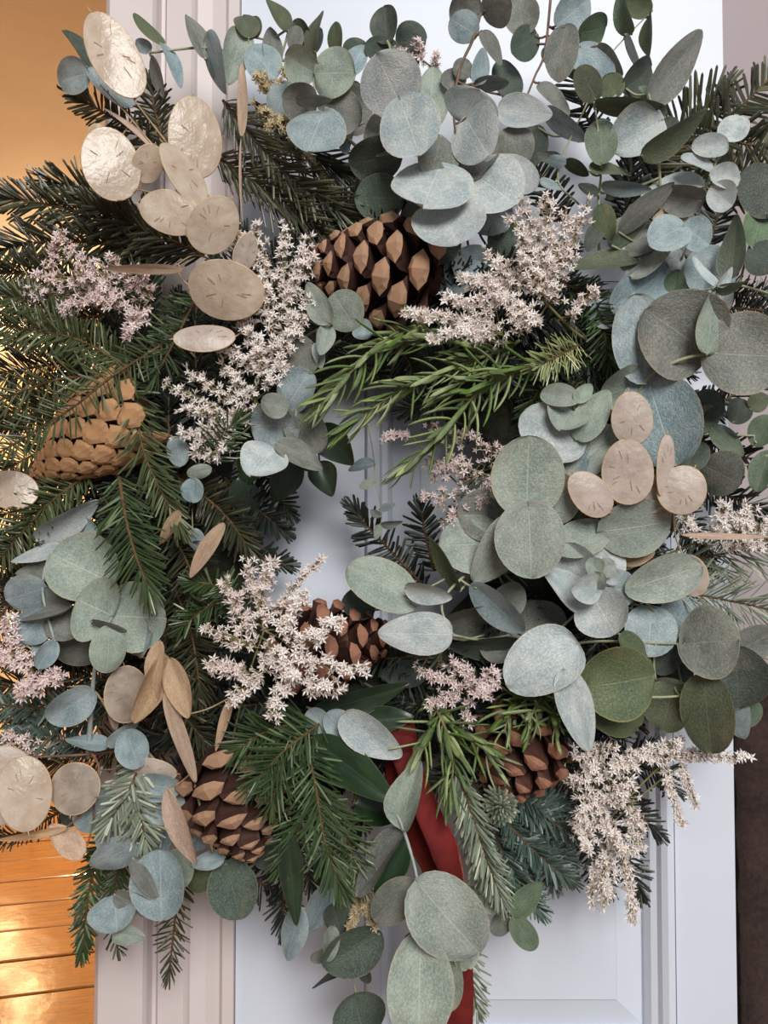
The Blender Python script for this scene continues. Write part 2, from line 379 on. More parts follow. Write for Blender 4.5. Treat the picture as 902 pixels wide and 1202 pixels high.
# ------------------------------------------------------------------ plant builders
def leaf_mesh(name, L, W, m, cup=0.12, bend=0.08, crease=0.05, notch=0.06, ov=0.9, point=0.0, seed=0, nu=13, nv=10, wav=0.02):
    """leaf blade along +x from its base at the origin, face +z, with a real thickness"""
    mb = MB(); rg = random.Random(seed); ph = rg.uniform(0, 6.28); tw = rg.uniform(-0.25, 0.25)
    rows = []
    for i in range(nu + 1):
        s = i / nu; t = (1 - math.cos(math.pi * s)) / 2
        tt = min(1.0, max(0.0, t)) ** ov
        hw = math.sqrt(max(0.0, 1 - (2 * tt - 1) ** 2))
        if point: hw *= (1 - point * max(0.0, t - 0.35) ** 1.3 / 0.65 ** 1.3)
        row = []
        for j in range(nv + 1):
            v = -1 + 2 * j / nv
            x = L * t - notch * L * (abs(v) ** 1.5) * (1 - t) ** 6
            y = 0.5 * W * hw * v
            r = abs(v)
            z = cup * W * 0.5 * (hw * v) ** 2 - bend * L * t * t + crease * W * 0.5 * (r ** 0.7) * hw \
                + wav * W * math.sin(ph + 5 * t + 2.2 * v) * r + tw * W * 0.25 * t * v * hw
            row.append((mb.vert((x, y, z)), (t, 0.5 + 0.5 * v)))
        rows.append(row)
    for i in range(nu):
        for j in range(nv):
            q = [rows[i][j], rows[i+1][j], rows[i+1][j+1], rows[i][j+1]]
            mb.face([a for a, _ in q], 0, [u for _, u in q])
    return mb.mesh(name, m)
def frame(b, tp, roll):
    """matrix with +x from b to tp and +z towards the viewer, rolled about x"""
    x = (tp - b).normalized(); n = (CAM - (b + tp) * 0.5).normalized()
    n = (n - x * n.dot(x)); n = n.normalized() if n.length > 1e-4 else Vector((0, -1, 0))
    n = Matrix.Rotation(roll, 3, x) @ n
    y = n.cross(x)
    return Matrix.Translation(b) @ Matrix((x, y, n)).transposed().to_4x4()
def add_leaf(root, spec, name='leaf', d_def=8.0, shape=None, idx=0):
    f = spec.split(); bx, by, tx, ty, wd = map(float, f[:5]); c = f[5]
    d = float(f[6]) if len(f) > 6 else d_def
    Lp = math.hypot(tx - bx, ty - by)
    dt = d + float(f[7]) if len(f) > 7 and f[7] != '.' else None
    roll = float(f[8]) if len(f) > 8 else None
    rg = random.Random(hash((int(bx), int(by), int(tx), int(wd))) & 0xffff)
    if dt is None:
        dd = 0.0
        if wd > 1.05 * Lp: dd = math.sqrt(max(0.0, (0.95 * wd) ** 2 - Lp ** 2)) * S(d) * 100
        dt = d + dd * (0.8 if rg.random() < 0.85 else -0.6) + rg.uniform(-0.5, 0.5)
    if roll is None:
        roll = rg.choice((-1, 1)) * (58 if wd < 0.36 * Lp else (40 if wd < 0.5 * Lp else rg.uniform(4, 24)))
        if c in 'tL': roll *= 0.5
    b, tp = P(bx, by, d), P(tx, ty, dt)
    W = wd * S((d + dt) / 2) / max(0.3, math.cos(R(roll)))
    L = (tp - b).length
    if c not in 'tL': L *= 1.06; W *= 1.07
    sh = dict(ov=rg.uniform(0.8, 0.95), seed=rg.random(), cup=rg.uniform(-0.2, 0.45), bend=rg.uniform(-0.12, 0.28), wav=rg.uniform(0.015, 0.06), notch=rg.uniform(0.02, 0.14))
    if c == 'L': sh.update(point=0.55, ov=0.95, crease=0.12, notch=0.0)
    elif c == 't': sh.update(point=0.35, ov=0.95, crease=0.06, notch=0.0, wav=0.06)
    elif W < 0.62 * L: sh.update(point=0.3, ov=0.8, notch=0.0)
    if shape: sh.update(shape)
    me = leaf_mesh(name, L, W, LM[c], **sh)
    link(name, me, root, frame(b, tp, R(roll)))
    return b
def near(pts, p):
    best = None
    for q in pts:
        dd = (q - p).length
        if best is None or dd < best[0]: best = (dd, q)
    return best[1]
def stems_mesh(mb, stems, r, bases, petiole=0.0011):
    allp = []
    for st in stems:
        pts = smooth_poly([P(*q) for q in st], 7)
        n = len(pts); mb.tube(pts, [r * S(q_d(st)) * (1.0 - 0.45 * i / n) for i in range(n)], 7); allp += pts
    for b in bases:
        q = near(allp, b); dd = (b - q).length
        if 0.0008 < dd < 0.06:
            mid = q.lerp(b, 0.5) + Vector((0, 0.15 * dd, -0.08 * dd))
            mb.tube(smooth_poly([q, mid, b], 4), petiole * 0.8, 5)
    return allp
def q_d(st): return sum(q[2] for q in st) / len(st)
def euc(label, stems, leaves, d=8.0, r=2.2, m=None, name='eucalyptus_sprig', cat='eucalyptus', group=None):
    root = thing(name, label, cat, P(*stems[0][0]), group)
    bases = [add_leaf(root, ln, d_def=d) for ln in leaves.strip().splitlines() if ln.strip()]
    mb = MB(); stems_mesh(mb, stems, r, bases); link('stem', mb.mesh('stem', m or M_STEM_G), root)
    return root

def needle(mb, p, dr, nrm, ln, wd, curve):
    """one flat blunt needle: three-sided blade with a bend"""
    dr = dr.normalized(); sd = dr.cross(nrm)
    if sd.length < 1e-4: return
    sd.normalize(); up = sd.cross(dr)
    h = wd * 0.5; k = len(mb.v)
    q = p + dr * (ln * 0.5) + up * (curve * ln * 0.5); e = p + dr * (ln * 0.93) + up * (curve * ln * 0.25)
    for c, f in ((p, 0.55), (q, 1.0), (e, 0.75)):
        mb.v += [tuple(c + sd * h * f), tuple(c - sd * h * f), tuple(c + up * h * 0.6 * f)]
    mb.v.append(tuple(p + dr * ln))
    for a in (0, 3):
        for i in range(3):
            j = (i + 1) % 3; mb.face([k + a + i, k + a + j, k + a + 3 + j, k + a + 3 + i])
    for i in range(3): mb.face([k + 6 + i, k + 6 + (i + 1) % 3, k + 9])
def fir_needles(mb, pts, ln, rg, step=0.0011, ang=(50, 78), elev=(-25, 60), wd=0.0015, sides=(1, 1), tipang=22, droop=0.0, curve=0.06, tip=True):
    tot = poly_len(pts); s = 0.0
    while s < tot:
        p, t = poly_at(pts, s); f = s / tot
        n = (CAM - p).normalized(); sd = t.cross(n)
        sd = sd.normalized() if sd.length > 1e-4 else Vector((1, 0, 0)); n2 = sd.cross(t)
        for k, sg in ((0, -1), (1, 1)):
            if rg.random() > sides[k]: continue
            a = rg.uniform(*ang); a = a + (tipang - a) * max(0.0, (f - 0.72) / 0.28) ** 1.2; a = R(a)
            el = R(rg.uniform(*elev))
            dr = t * math.cos(a) + (sd * sg * math.cos(el) + n2 * math.sin(el)) * math.sin(a) + Vector((0, 0, -droop))
            l = ln * rg.uniform(0.72, 1.08) * (1 - 0.28 * max(0.0, (f - 0.7) / 0.3)) * (0.75 + 0.25 * min(1.0, f / 0.15))
            needle(mb, p, dr, n2, l, wd * rg.uniform(0.8, 1.15), curve * rg.uniform(-0.4, 1.6))
        s += step * rg.uniform(0.7, 1.3)
    if tip:
        p, t = pts[-1], (pts[-1] - pts[-2]).normalized()
        for i in range(9):
            v = Vector((rg.gauss(0, 1), rg.gauss(0, 1), rg.gauss(0, 1))); v = v - t * v.dot(t)
            needle(mb, p, t + v.normalized() * rg.uniform(0.1, 0.6), v, ln * 0.75, wd, curve)
def fir(label, twigs, c='mid', ln=38, step=1.7, r=2.0, twigmat=None, name='fir_branch', cat='fir branch', **kw):
    """twigs: pixel polylines with depth; the needles are too many to count"""
    root = thing(name, label, cat, P(*twigs[0][0]))
    rg = random.Random(len(label) * 31 + int(twigs[0][0][0]))
    tm, nm = MB(), MB()
    for tw in twigs:
        opts = dict(kw)
        if isinstance(tw[-1], dict): opts.update(tw[-1]); tw = tw[:-1]
        l2 = opts.pop('ln', ln)
        pts = smooth_poly([P(*q) for q in tw], 7); sc = S(q_d(tw)); n = len(pts)
        tm.tube(pts, [r * sc * (1.0 - 0.5 * i / n) for i in range(n)], 6)
        fir_needles(nm, pts, l2 * sc, rg, step=step * 1.3 * sc, wd=opts.pop('wd', 2.4) * sc, **opts)
    link('twig', tm.mesh('twig', twigmat or M_TWIG), root)
    o = link('needles', nm.mesh('needles', NM[c], False), root); o['kind'] = 'stuff'
    return root

# ---- honesty: papery seed pods on straw stems
def pod_mat(name, rgb, rgb2, trans=0.45, rough=0.3):
    m = mat(name, rgb, rough, 0.6); t = NT(m)
    co = t.n('ShaderNodeTexCoord').outputs['Object']; oi = t.n('ShaderNodeObjectInfo').outputs['Random']
    v = t.n('ShaderNodeVectorMath', {0: co, 1: t.n('ShaderNodeCombineXYZ', {0: oi, 1: oi}).outputs[0]}).outputs[0]
    n1 = t.noise(v, 60, 4, 0.6); n2 = t.noise(v, 420, 3, 0.7)
    c = t.mix(t.ramp(n1, 0.35, 0.68), lin(rgb), lin(rgb2)); t.put(t.b.inputs['Base Color'], c)
    t.bump(t.math('ADD', n1, t.math('MULTIPLY', n2, 0.06)), 0.45, 0.004)
    t.b.inputs['Coat Weight'].default_value = 0.35; t.b.inputs['Coat Roughness'].default_value = 0.18
    t.b.inputs['Sheen Weight'].default_value = 0.15
    tr = t.n('ShaderNodeBsdfTranslucent', {'Color': c})
    ms = t.n('ShaderNodeMixShader', {0: trans, 1: t.b.outputs[0], 2: tr.outputs[0]})
    tp = t.n('ShaderNodeBsdfTransparent', {'Color': (1.0, 0.95, 0.86, 1)}); m2 = t.n('ShaderNodeMixShader', {0: t.math('MULTIPLY', t.ramp(n1, 0.3, 0.7), 0.16), 1: ms.outputs[0], 2: tp.outputs[0]}); t.put(t.out.inputs[0], m2.outputs[0])
    return m
PODM = {'p': pod_mat('honesty_pearl', (226, 212, 194), (204, 186, 166), 0.4, 0.25), 'r': pod_mat('honesty_peach', (212, 198, 186), (190, 174, 162), 0.3, 0.4),
        'k': pod_mat('honesty_grey', (196, 182, 166), (160, 146, 132), 0.35, 0.35)}
M_PODRIM = plain('honesty_rim', (200, 176, 140), (170, 144, 110), 80, 0.5)
M_SEED = plain('honesty_seed_mark', (168, 138, 106), (138, 108, 80), 200, 0.7)
def pod_mesh(L, W, m, seed):
    mb = MB(); rg = random.Random(seed); N, K = 28, 5; rows = []; ph = rg.uniform(0, 6.28)
    for side, zo in ((1, 0.00045), (-1, -0.00045)):
        rows = [[mb.vert((L / 2, 0, side * 0.0006 + 0.03 * L))]]
        for k in range(1, K + 1):
            f = k / K; row = []
            for i in range(N):
                a = 2 * math.pi * i / N
                x = math.cos(a); y = math.sin(a)
                z = zo + 0.03 * L * (1 - f * f) + 0.018 * L * math.sin(2 * a + ph) * f * f
                row.append(mb.vert((L / 2 + x * L / 2 * f, y * W / 2 * f * (1 - 0.06 * x), z)))
            rows.append(row)
        for i in range(N):
            j = (i + 1) % N; q = [rows[0][0], rows[1][i], rows[1][j]]; mb.face(q if side > 0 else q[::-1], 0)
            for k in range(1, K):
                q = [rows[k][i], rows[k+1][i], rows[k+1][j], rows[k][j]]; mb.face(q if side > 0 else q[::-1], 0)
    # raised rim wire and style at the tip
    ring = []
    for i in range(N + 1):
        a = 2 * math.pi * i / N
        ring.append(Vector((L / 2 + math.cos(a) * L / 2, math.sin(a) * W / 2 * (1 - 0.06 * math.cos(a)), 0.018 * L * math.sin(2 * a + ph))))
    mb.tube(ring, 0.00055, 5, 1)
    mb.tube([ring[0], ring[0] + Vector((0.08 * L, 0.01 * L, 0))], [0.0005, 0.0002], 5, 1)
    # seed stalk marks pressed against both faces
    for i in range(rg.randint(4, 7)):
        a = rg.uniform(0, 6.28); f1 = rg.uniform(0.55, 0.8); f0 = f1 - rg.uniform(0.2, 0.32); n2 = rg.uniform(-0.08, 0.08)
        for zz in (0.0008, -0.0008):
            q = []
            for f, da in ((f0, n2), (f1, 0), (f1, 0.028 / f1), (f0, n2 + 0.02 / f0)):
                x = math.cos(a + da); y = math.sin(a + da)
                q.append(mb.vert((L / 2 + x * L / 2 * f, y * W / 2 * f, zz + 0.03 * L * (1 - f * f) + 0.018 * L * math.sin(2 * (a + da) + ph) * f * f)))
            mb.face(q, 2)
    return mb.mesh('seed_pod', [m, M_PODRIM, M_SEED])
def honesty(label, stems, pods, valves='', d=9.0, r=1.4, m=None):
    """pods: cx cy length width angle class depth tilt roll;   valves: leaf lines"""
    root = thing('honesty_stem', label, 'honesty', P(*stems[0][0])); bases = []
    for ln in pods.strip().splitlines():
        f = ln.split()
        if not f: continue
        cx, cy, Lp, Wp, an = map(float, f[:5]); dd = float(f[6]) if len(f) > 6 else d
        tl = float(f[7]) if len(f) > 7 else 0.6; ro = float(f[8]) if len(f) > 8 else 12.0
        ux, uy = math.cos(R(an)) * Lp / 2, math.sin(R(an)) * Lp / 2
        b, tp = P(cx - ux, cy - uy, dd - tl / 2), P(cx + ux, cy + uy, dd + tl / 2)
        me = pod_mesh((tp - b).length, Wp * S(dd) / math.cos(R(ro)), PODM[f[5]], int(cx * 7 + cy))
        link('seed_pod', me, root, frame(b, tp, R(ro))); bases.append(b)
    for ln in valves.strip().splitlines():
        if ln.strip(): bases.append(add_leaf(root, ln, 'dried_valve', d))
    mb = MB(); stems_mesh(mb, stems, r, bases, 0.0007); link('stem', mb.mesh('stem', m or M_STEM_T), root)
    return root

# ---- sea lavender: branched sprays of small starry florets
M_PETAL = {}
for k, a, b2 in (('w', (252, 247, 243), (238, 226, 220)), ('p', (246, 232, 230), (228, 206, 203)), ('y', (226, 210, 176), (196, 178, 138))):
    m = mat('floret_' + k, a, 0.7, 0.2); t = NT(m); oi = t.n('ShaderNodeObjectInfo').outputs['Random']
    c = t.mix(oi, lin(a), lin(b2)); t.put(t.b.inputs['Base Color'], c)
    tr = t.n('ShaderNodeBsdfTranslucent', {'Color': c}); ms = t.n('ShaderNodeMixShader', {0: 0.3, 1: t.b.outputs[0], 2: tr.outputs[0]}); t.put(t.out.inputs[0], ms.outputs[0])
    M_PETAL[k] = m
M_CALYX = plain('floret_calyx', (178, 160, 118), (140, 128, 86), 300, 0.7)
def floret_mesh(k, seed, closed=0.0):
    """unit floret facing +z: five pointed petals on a green-brown calyx"""
    mb = MB(); rg = random.Random(seed); up = 0.25 + closed
    for i in range(5):
        a = 2 * math.pi * i / 5 + rg.uniform(-0.15, 0.15); ca, sa = math.cos(a), math.sin(a); l = rg.uniform(0.85, 1.1)
        def pt(r, w, z): return mb.vert((ca * r - sa * w, sa * r + ca * w, z))
        b0 = pt(0.06, 0, 0.0); l0 = pt(0.42 * l, 0.19, 0.12 + up * 0.3); r0 = pt(0.42 * l, -0.19, 0.12 + up * 0.3); mid = pt(0.42 * l, 0, 0.02 + up * 0.3); e = pt(1.0 * l * (1 - 0.35 * closed), 0, up + rg.uniform(-0.12, 0.15))
        mb.face([b0, mid, l0], 0); mb.face([b0, r0, mid], 0); mb.face([l0, mid, e], 0); mb.face([mid, r0, e], 0)
    n = 5; top = [mb.vert((0.2 * math.cos(2*math.pi*i/n), 0.2 * math.sin(2*math.pi*i/n), 0.05)) for i in range(n)]
    bot = mb.vert((0, 0, -0.95)); 
    for i in range(n): mb.face([top[i], bot, top[(i+1) % n]], 1)
    c = mb.vert((0, 0, 0.28))
    for i in range(n): mb.face([top[i], top[(i+1) % n], c], 0)
    return mb.mesh('floret', [M_PETAL[k], M_CALYX])
FLO = {k: [floret_mesh(k, i, (0.0, 0.1, 0.5, 0.9)[i]) for i in range(4)] for k in 'wpy'}
def spray(label, stem, panicles, k='w', size=6.2, stemmat=None, r=1.5, spread=12, dens=2.4, name='sea_lavender_spray', cat='dried flowers'):
    """panicles: x0 y0 x1 y1 d count [spread]; each a twiglet set with florets"""
    root = thing(name, label, cat, P(*stem[0])); rg = random.Random(int(stem[0][0] * 3 + stem[0][1]))
    mb = MB(); sp = smooth_poly([P(*q) for q in stem], 7); n = len(sp)
    mb.tube(sp, [r * S(stem[0][2]) * (1 - 0.4 * i / n) for i in range(n)], 6)
    link('stem', mb.mesh('stem', stemmat or M_STEM_F), root); fl = []
    for ln in panicles.strip().splitlines():
        f = ln.split()
        if not f: continue
        x0, y0, x1, y1, d, cnt = map(float, f[:6]); sr = float(f[6]) if len(f) > 6 else spread
        mb = MB(); a, b = P(x0, y0, d - 0.6), P(x1, y1, d + rg.uniform(0.1, 0.8)); q = near(sp, a)
        mb.tube(smooth_poly([q, q.lerp(a, 0.55) + Vector((0, 0.004, 0)), a, a.lerp(b, 0.5) + Vector((0, -0.001, 0.001)), b], 4), 0.0007, 5)
        ax = (b - a).normalized(); cnt = cnt * dens; mine = []
        for i in range(int(cnt)):
            u = (i + rg.random()) / cnt; base = a.lerp(b, u); sc = S(d)
            off = Vector((rg.gauss(0, 1), rg.gauss(-0.55, 0.8), rg.gauss(0.1, 1)))
            off = off.normalized() * sr * sc * rg.uniform(0.15, 1.25) * (1.1 - 0.45 * u)
            p = base + off
            dr = (off.normalized() * 0.9 + ax * 0.55 + Vector((0, -0.5, 0.15)) + Vector((rg.gauss(0, .3), rg.gauss(0, .3), rg.gauss(0, .3)))).normalized()
            s = rg.uniform(0.75, 1.15) * size * 1.08 * sc
            mine.append((p, dr, s)); mb.tube([base, p - dr * size * sc * 0.9], 0.0003, 4)
        pan = link('panicle', mb.mesh('panicle', stemmat or M_STEM_F), root); ORG[pan.name] = Vector((0, 0, 0))
        fl += [(p, dr, s, pan) for p, dr, s in mine]
    fl.sort(key=lambda q: q[0].y)          # nearest first; what is past 300 stays joined
    def place(p, dr, s): return Matrix.Translation(p) @ dr.to_track_quat('Z', 'Y').to_matrix().to_4x4() @ Matrix.Rotation(rg.uniform(0, 6.28), 4, 'Z') @ Matrix.Scale(s, 4)
    if len(fl) > 300:
        fb = MB()
        for p, dr, s, pan in fl[300:]:
            M = place(p, dr, s); sm = FLO[k][rg.randint(0, 3)]; o0 = len(fb.v)
            fb.v += [tuple(M @ v.co) for v in sm.vertices]
            for f in sm.polygons: fb.face([o0 + i for i in f.vertices], f.material_index)
        o = link('florets', fb.mesh('florets', [M_PETAL[k], M_CALYX], False), root); o['kind'] = 'stuff'
    for p, dr, s, pan in fl[:300]:
        link('floret', FLO[k][rg.choice((0, 0, 0, 1, 1, 2, 3))], pan, place(p, dr, s))
    return root

# ---- rosemary
M_ROS = {'r': leaf_mat('rosemary_green', (106, 130, 66), (78, 104, 50), (150, 164, 104), (160, 176, 118), 0.33, 0.05, 0.5, 0.0, 0.0),
         's': leaf_mat('rosemary_light', (158, 172, 112), (122, 142, 80), (176, 184, 130), (190, 196, 150), 0.36, 0.05, 0.5, 0.0, 0.0)}
def ros_mesh(k, sd):
    """unit rosemary leaf along +x: narrow, rolled margins, thick"""
    mb = MB(); rg = random.Random(sd); rows = []; N = 7; bend = rg.uniform(-0.05, 0.32)
    for i in range(N + 1):
        t = i / N; hw = 0.048 * (1 - (2 * t - 1) ** 4) ** 0.5 + 0.008; z = -bend * (t * t) + 0.06 * t
        rows.append([mb.vert((t, y * hw, z + h * hw)) for y, h in ((-1, 0), (-0.6, 0.42), (0, 0.30), (0.6, 0.42), (1, 0), (0, -0.5))])
    for i in range(N):
        for j in range(6):
            q = (j + 1) % 6; u0, u1 = 0.15 * j, 0.15 * (j + 1)
            mb.face([rows[i][j], rows[i+1][j], rows[i+1][q], rows[i][q]], 0, [(i / N, u0), ((i+1) / N, u0), ((i+1) / N, u1), (i / N, u1)])
    mb.face(rows[0][::-1]); mb.face(rows[-1])
    return mb.mesh('leaf', M_ROS[k])
ROS = {k: [ros_mesh(k, i) for i in range(3)] for k in 'rs'}
def rosemary(label, stems, ln=36, step=8.5, name='rosemary_sprig', cat='rosemary', ang=(28, 60), thick=1.0):
    root = thing(name, label, cat, P(*stems[0][0])); mb = MB(); rg = random.Random(int(stems[0][0][0]) + len(label))
    for st in stems:
        pts = smooth_poly([P(*q) for q in st], 7); sc = S(q_d(st)); n = len(pts)
        mb.tube(pts, [2.4 * sc * (1 - 0.55 * i / n) for i in range(n)], 6)
        tot = poly_len(pts); s = tot * 0.04; ph = 0.0
        while s <= tot:
            p, t = poly_at(pts, min(s, tot * 0.999)); f = s / tot
            nn = (CAM - p).normalized(); sd = t.cross(nn).normalized(); n2 = sd.cross(t); ph += R(90) + rg.uniform(-.3, .3)
            for sg in (0, math.pi):
                a = R(rg.uniform(*ang)) * (1.0 - 0.45 * max(0, f - 0.6) / 0.4); th = ph + sg
                dr = t * math.cos(a) + (sd * math.cos(th) + n2 * (math.sin(th) * 0.7 + 0.15)) * math.sin(a)
                dr.normalize(); l = ln * sc * rg.uniform(0.7, 1.1) * (1 - 0.35 * max(0, f - 0.75) / 0.25)
                up = (t - dr * t.dot(dr)); up = (-up).normalized(); y = up.cross(dr)
                M = Matrix.Translation(p) @ Matrix((dr, y, up)).transposed().to_4x4() @ Matrix.Diagonal((l, l * 1.15 * thick, l * 1.15 * thick, 1))
                link('leaf', ROS['s' if rg.random() < 0.4 else 'r'][rg.randint(0, 2)], root, M)
            s += step * sc * rg.uniform(0.85, 1.15)
    link('stem', mb.mesh('stem', M_STEM_F), root)
    return root

# ---- pine cones
def cone_mats(k, tip, tip2, body, body2):
    return [plain('cone_tip_' + k, tip, tip2, 420, 0.7, 0.6), plain('cone_scale_' + k, body, body2, 160, 0.65, 0.3)]
CONEM = {'b': cone_mats('brown', (196, 160, 130), (156, 116, 90), (80, 50, 42), (56, 38, 34)),
         't': cone_mats('tan', (208, 164, 120), (176, 128, 88), (98, 66, 46), (70, 48, 36)),
         'r': cone_mats('russet', (182, 132, 106), (140, 94, 74), (88, 54, 44), (64, 42, 36))}
def scale_mesh(k, thick, keel):
    """unit cone scale along +x: narrow foot, broad rounded end, thick rhombic tip facing outwards"""
    mb = MB()
    prof = ((0.0, 0.18, 0.04), (0.45, 0.34, 0.05), (0.74, 0.46, thick * 0.55), (0.90, 0.42, thick))
    rows = []
    for x, h, th in prof:
        rows.append([mb.vert((x - 0.03 * abs(y) ** 2, y * h, 0.06 * (1 - y * y) * h + zz * th)) for y, zz in ((-1, 0), (-0.55, 0.8), (0, 1), (0.55, 0.8), (1, 0), (0.55, -0.8), (0, -1), (-0.55, -0.8))])
    for i in range(3):
        for j in range(8):
            q = (j + 1) % 8
            mb.face([rows[i][j], rows[i][q], rows[i+1][q], rows[i+1][j]], 0 if (k == 't' and i == 2 and j in (4, 5, 6, 7)) else 1)
    # apophysis: a rhombic cap rising to a small umbo
    mid = [mb.vert((1.0 - 0.06 * abs(y), y * 0.26, 0.03 + zz * thick * 0.62)) for y, zz in ((-1, 0), (-0.55, 0.8), (0, 1), (0.55, 0.8), (1, 0), (0.55, -0.8), (0, -1), (-0.55, -0.8))]
    um = mb.vert((1.0 + keel, 0, 0.02))
    for j in range(8):
        q = (j + 1) % 8
        mb.face([rows[3][j], rows[3][q], mid[q], mid[j]], 0); mb.face([mid[j], mid[q], um], 0)
    return mb.mesh('scale', CONEM[k], False)
CSC = {}
def cone(label, b, tp, rad, k='b', n=70, openv=55, slen=1.0, thick=0.15, keel=0.06, swid=1.0, spin=0.0, tight=False):
    """b, tp: (px, py, d) of stalk end and tip; rad in pixels; openv: scale angle from the axis in degrees"""
    A, T = P(*b), P(*tp); root = thing('pine_cone', label, 'pine cone', A)
    ax = (T - A).normalized(); H = (T - A).length; Rr = rad * S(b[2])
    u = ax.cross(Vector((0.2, -1, 0.3))).normalized(); v = ax.cross(u)
    if (k, thick, keel) not in CSC: CSC[(k, thick, keel)] = scale_mesh(k, thick, keel)
    me = CSC[(k, thick, keel)]
    mb = MB(); mb.tube([A.lerp(T, x) for x in (0, 0.15, 0.6, 0.95)], [Rr * 0.25, Rr * 0.34, Rr * 0.24, Rr * 0.05], 10); link('core', mb.mesh('core', CONEM[k][1]), root)
    rg = random.Random(int(b[0]))
    for i in range(n):
        f = (i + 0.5) / n; a = i * 2.39996 + spin
        t = f ** 0.92
        prof = math.sin(math.pi * min(1.0, (0.12 + 0.88 * t) ** 0.62)) ** 0.75 * 0.86 + 0.14 * (1 - t)
        op = R(openv * (1.25 - 0.95 * t) + rg.uniform(-8, 8))
        if tight: op = R(84 - 42 * t * t)
        out = u * math.cos(a) + v * math.sin(a)
        dr = ax * math.cos(op) + out * math.sin(op)
        ln = Rr * (0.28 + 0.52 * prof) * slen
        tipr = Rr * prof
        p = A + ax * (H * (0.02 + 0.9 * t)) + out * max(0.0, tipr - ln * math.sin(op)) - ax * (ln * math.cos(op) * 0.55)
        y = ax.cross(out); z = dr.cross(y) * -1
        z = y.cross(dr) * -1
        wv = Rr * (0.25 + 0.40 * prof) * swid * rg.uniform(0.92, 1.06)
        y2 = y; z2 = dr.cross(y2)
        M = Matrix.Translation(p) @ Matrix((dr, y2, z2)).transposed().to_4x4() @ Matrix.Diagonal((ln, wv, wv * 1.15, 1))
        link('scale', me, root, M)
    return root
# ------------------------------------------------------------------ wreath base: mossy ring packed with fir
M_MOSS = plain('moss_ring', (44, 46, 32), (26, 28, 22), 260, 0.95, 1.0)
CX, CY, RAD = 425, 600, 225
base = thing('wreath_base', 'mossy ring packed with dark fir that carries all the greenery of the wreath', 'wreath', P(CX, CY + RAD, 3.0))
mb = MB(); NU, NV = 72, 14; rows = []
for i in range(NU):
    a = 2 * math.pi * i / NU; row = []
    for j in range(NV):
        b = 2 * math.pi * j / NV; rr = 72 * (1 + 0.10 * math.sin(5 * a + 2 * b) + 0.06 * math.sin(11 * a - 3 * b))
        row.append(mb.vert(P(CX + math.cos(a) * (RAD + math.cos(b) * rr), CY + math.sin(a) * (RAD + math.cos(b) * rr), 3.0 + 2.4 * math.sin(b))))
    rows.append(row)
for i in range(NU):
    for j in range(NV): mb.face([rows[i][j], rows[(i+1) % NU][j], rows[(i+1) % NU][(j+1) % NV], rows[i][(j+1) % NV]])
link('moss_ring', mb.mesh('moss_ring', M_MOSS), base)
rg = random.Random(5); nm = MB(); tm = MB()
for i in range(150):
    a = 2 * math.pi * (i * 0.618 % 1.0); r0 = RAD + rg.uniform(-45, 60); out = rg.uniform(70, 150)
    sw = rg.uniform(0.15, 0.75); d0 = rg.uniform(3.2, 5.6)
    if rg.random() < 0.22: out = -rg.uniform(10, 40); sw *= 0.8
    q = []
    for k in range(4):
        f = k / 3; rr = r0 + out * f; aa = a + sw * f
        q.append(P(CX + math.cos(aa) * rr, CY + math.sin(aa) * rr, d0 + 0.9 * math.sin(f * 2.6)))
    pts = smooth_poly(q, 5); tm.tube(pts, 0.001, 5)
    fir_needles(nm, pts, 34 * S(5) * rg.uniform(0.7, 1.1), rg, step=0.00125, wd=0.0016, elev=(-20, 75))
link('twig', tm.mesh('twig', M_TWIG), base)
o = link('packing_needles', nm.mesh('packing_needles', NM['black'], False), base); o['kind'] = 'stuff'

# ------------------------------------------------------------------ pine cones
cone('open brown pine cone at the top of the wreath above the rosemary', (515, 330, 6.6), (352, 306, 8.2), 74, 'b', 54, 64, 1.18, 0.19, 0.0, 1.14)
cone('tight tan pine cone lit warmly at the left edge under fir needles', (172, 472, 7.2), (30, 566, 8.4), 60, 't', 80, 38, 0.7, 0.40, -0.04, 0.92, 0.0, True)
cone('half-hidden brown pine cone beside the hole behind white florets', (318, 768, 6.2), (474, 742, 7.6), 60, 'r', 52, 60, 1.15, 0.2, 0.0, 1.1)
cone('dark open pine cone at lower left beside the dry straw valves', (256, 874, 6.4), (300, 1012, 8.4), 68, 'b', 46, 54, 1.28, 0.19, 0.0, 1.1)
cone('russet pine cone peeping out under rosemary at lower right', (632, 836, 6.0), (580, 942, 7.6), 62, 'r', 44, 52, 1.3, 0.2, 0.02)

# ------------------------------------------------------------------ fir branches
fir('dark fir branch fanning out to the upper left past the honesty pods', [
   [(215, 300, 5.5), (120, 258, 6.0), (55, 240, 6.0), (2, 232, 5.5)], [(200, 300, 5.2), (110, 285, 5.6), (40, 285, 5.6), (-20, 300, 5.2)],
   [(150, 262, 5.5), (105, 225, 5.6), (60, 214, 5.4)], [(240, 300, 6.0), (160, 262, 6.4), (110, 240, 6.4)]], 'dark', 44, 1.8, wd=3.2, ang=(35, 65))
fir('short dark fir tip under the topmost honesty pod', [[(205, 195, 4.5), (150, 150, 5.0), (88, 112, 5.0)], [(195, 175, 4.5), (182, 130, 5.0), (178, 104, 5.0)]], 'dark', 30, 2.2, wd=3.4)
fir('long-needled dark fir branch between honesty pods and brown cone', [
   [(262, 118, 5.0), (300, 165, 5.8), (350, 215, 6.2), (420, 262, 6.0)], [(250, 180, 5.0), (310, 222, 5.6), (380, 275, 5.8)], [(300, 120, 4.0), (360, 180, 4.6), (410, 205, 4.6)]], 'dark', 56, 1.9, ang=(18, 46), wd=2.9, tipang=14)
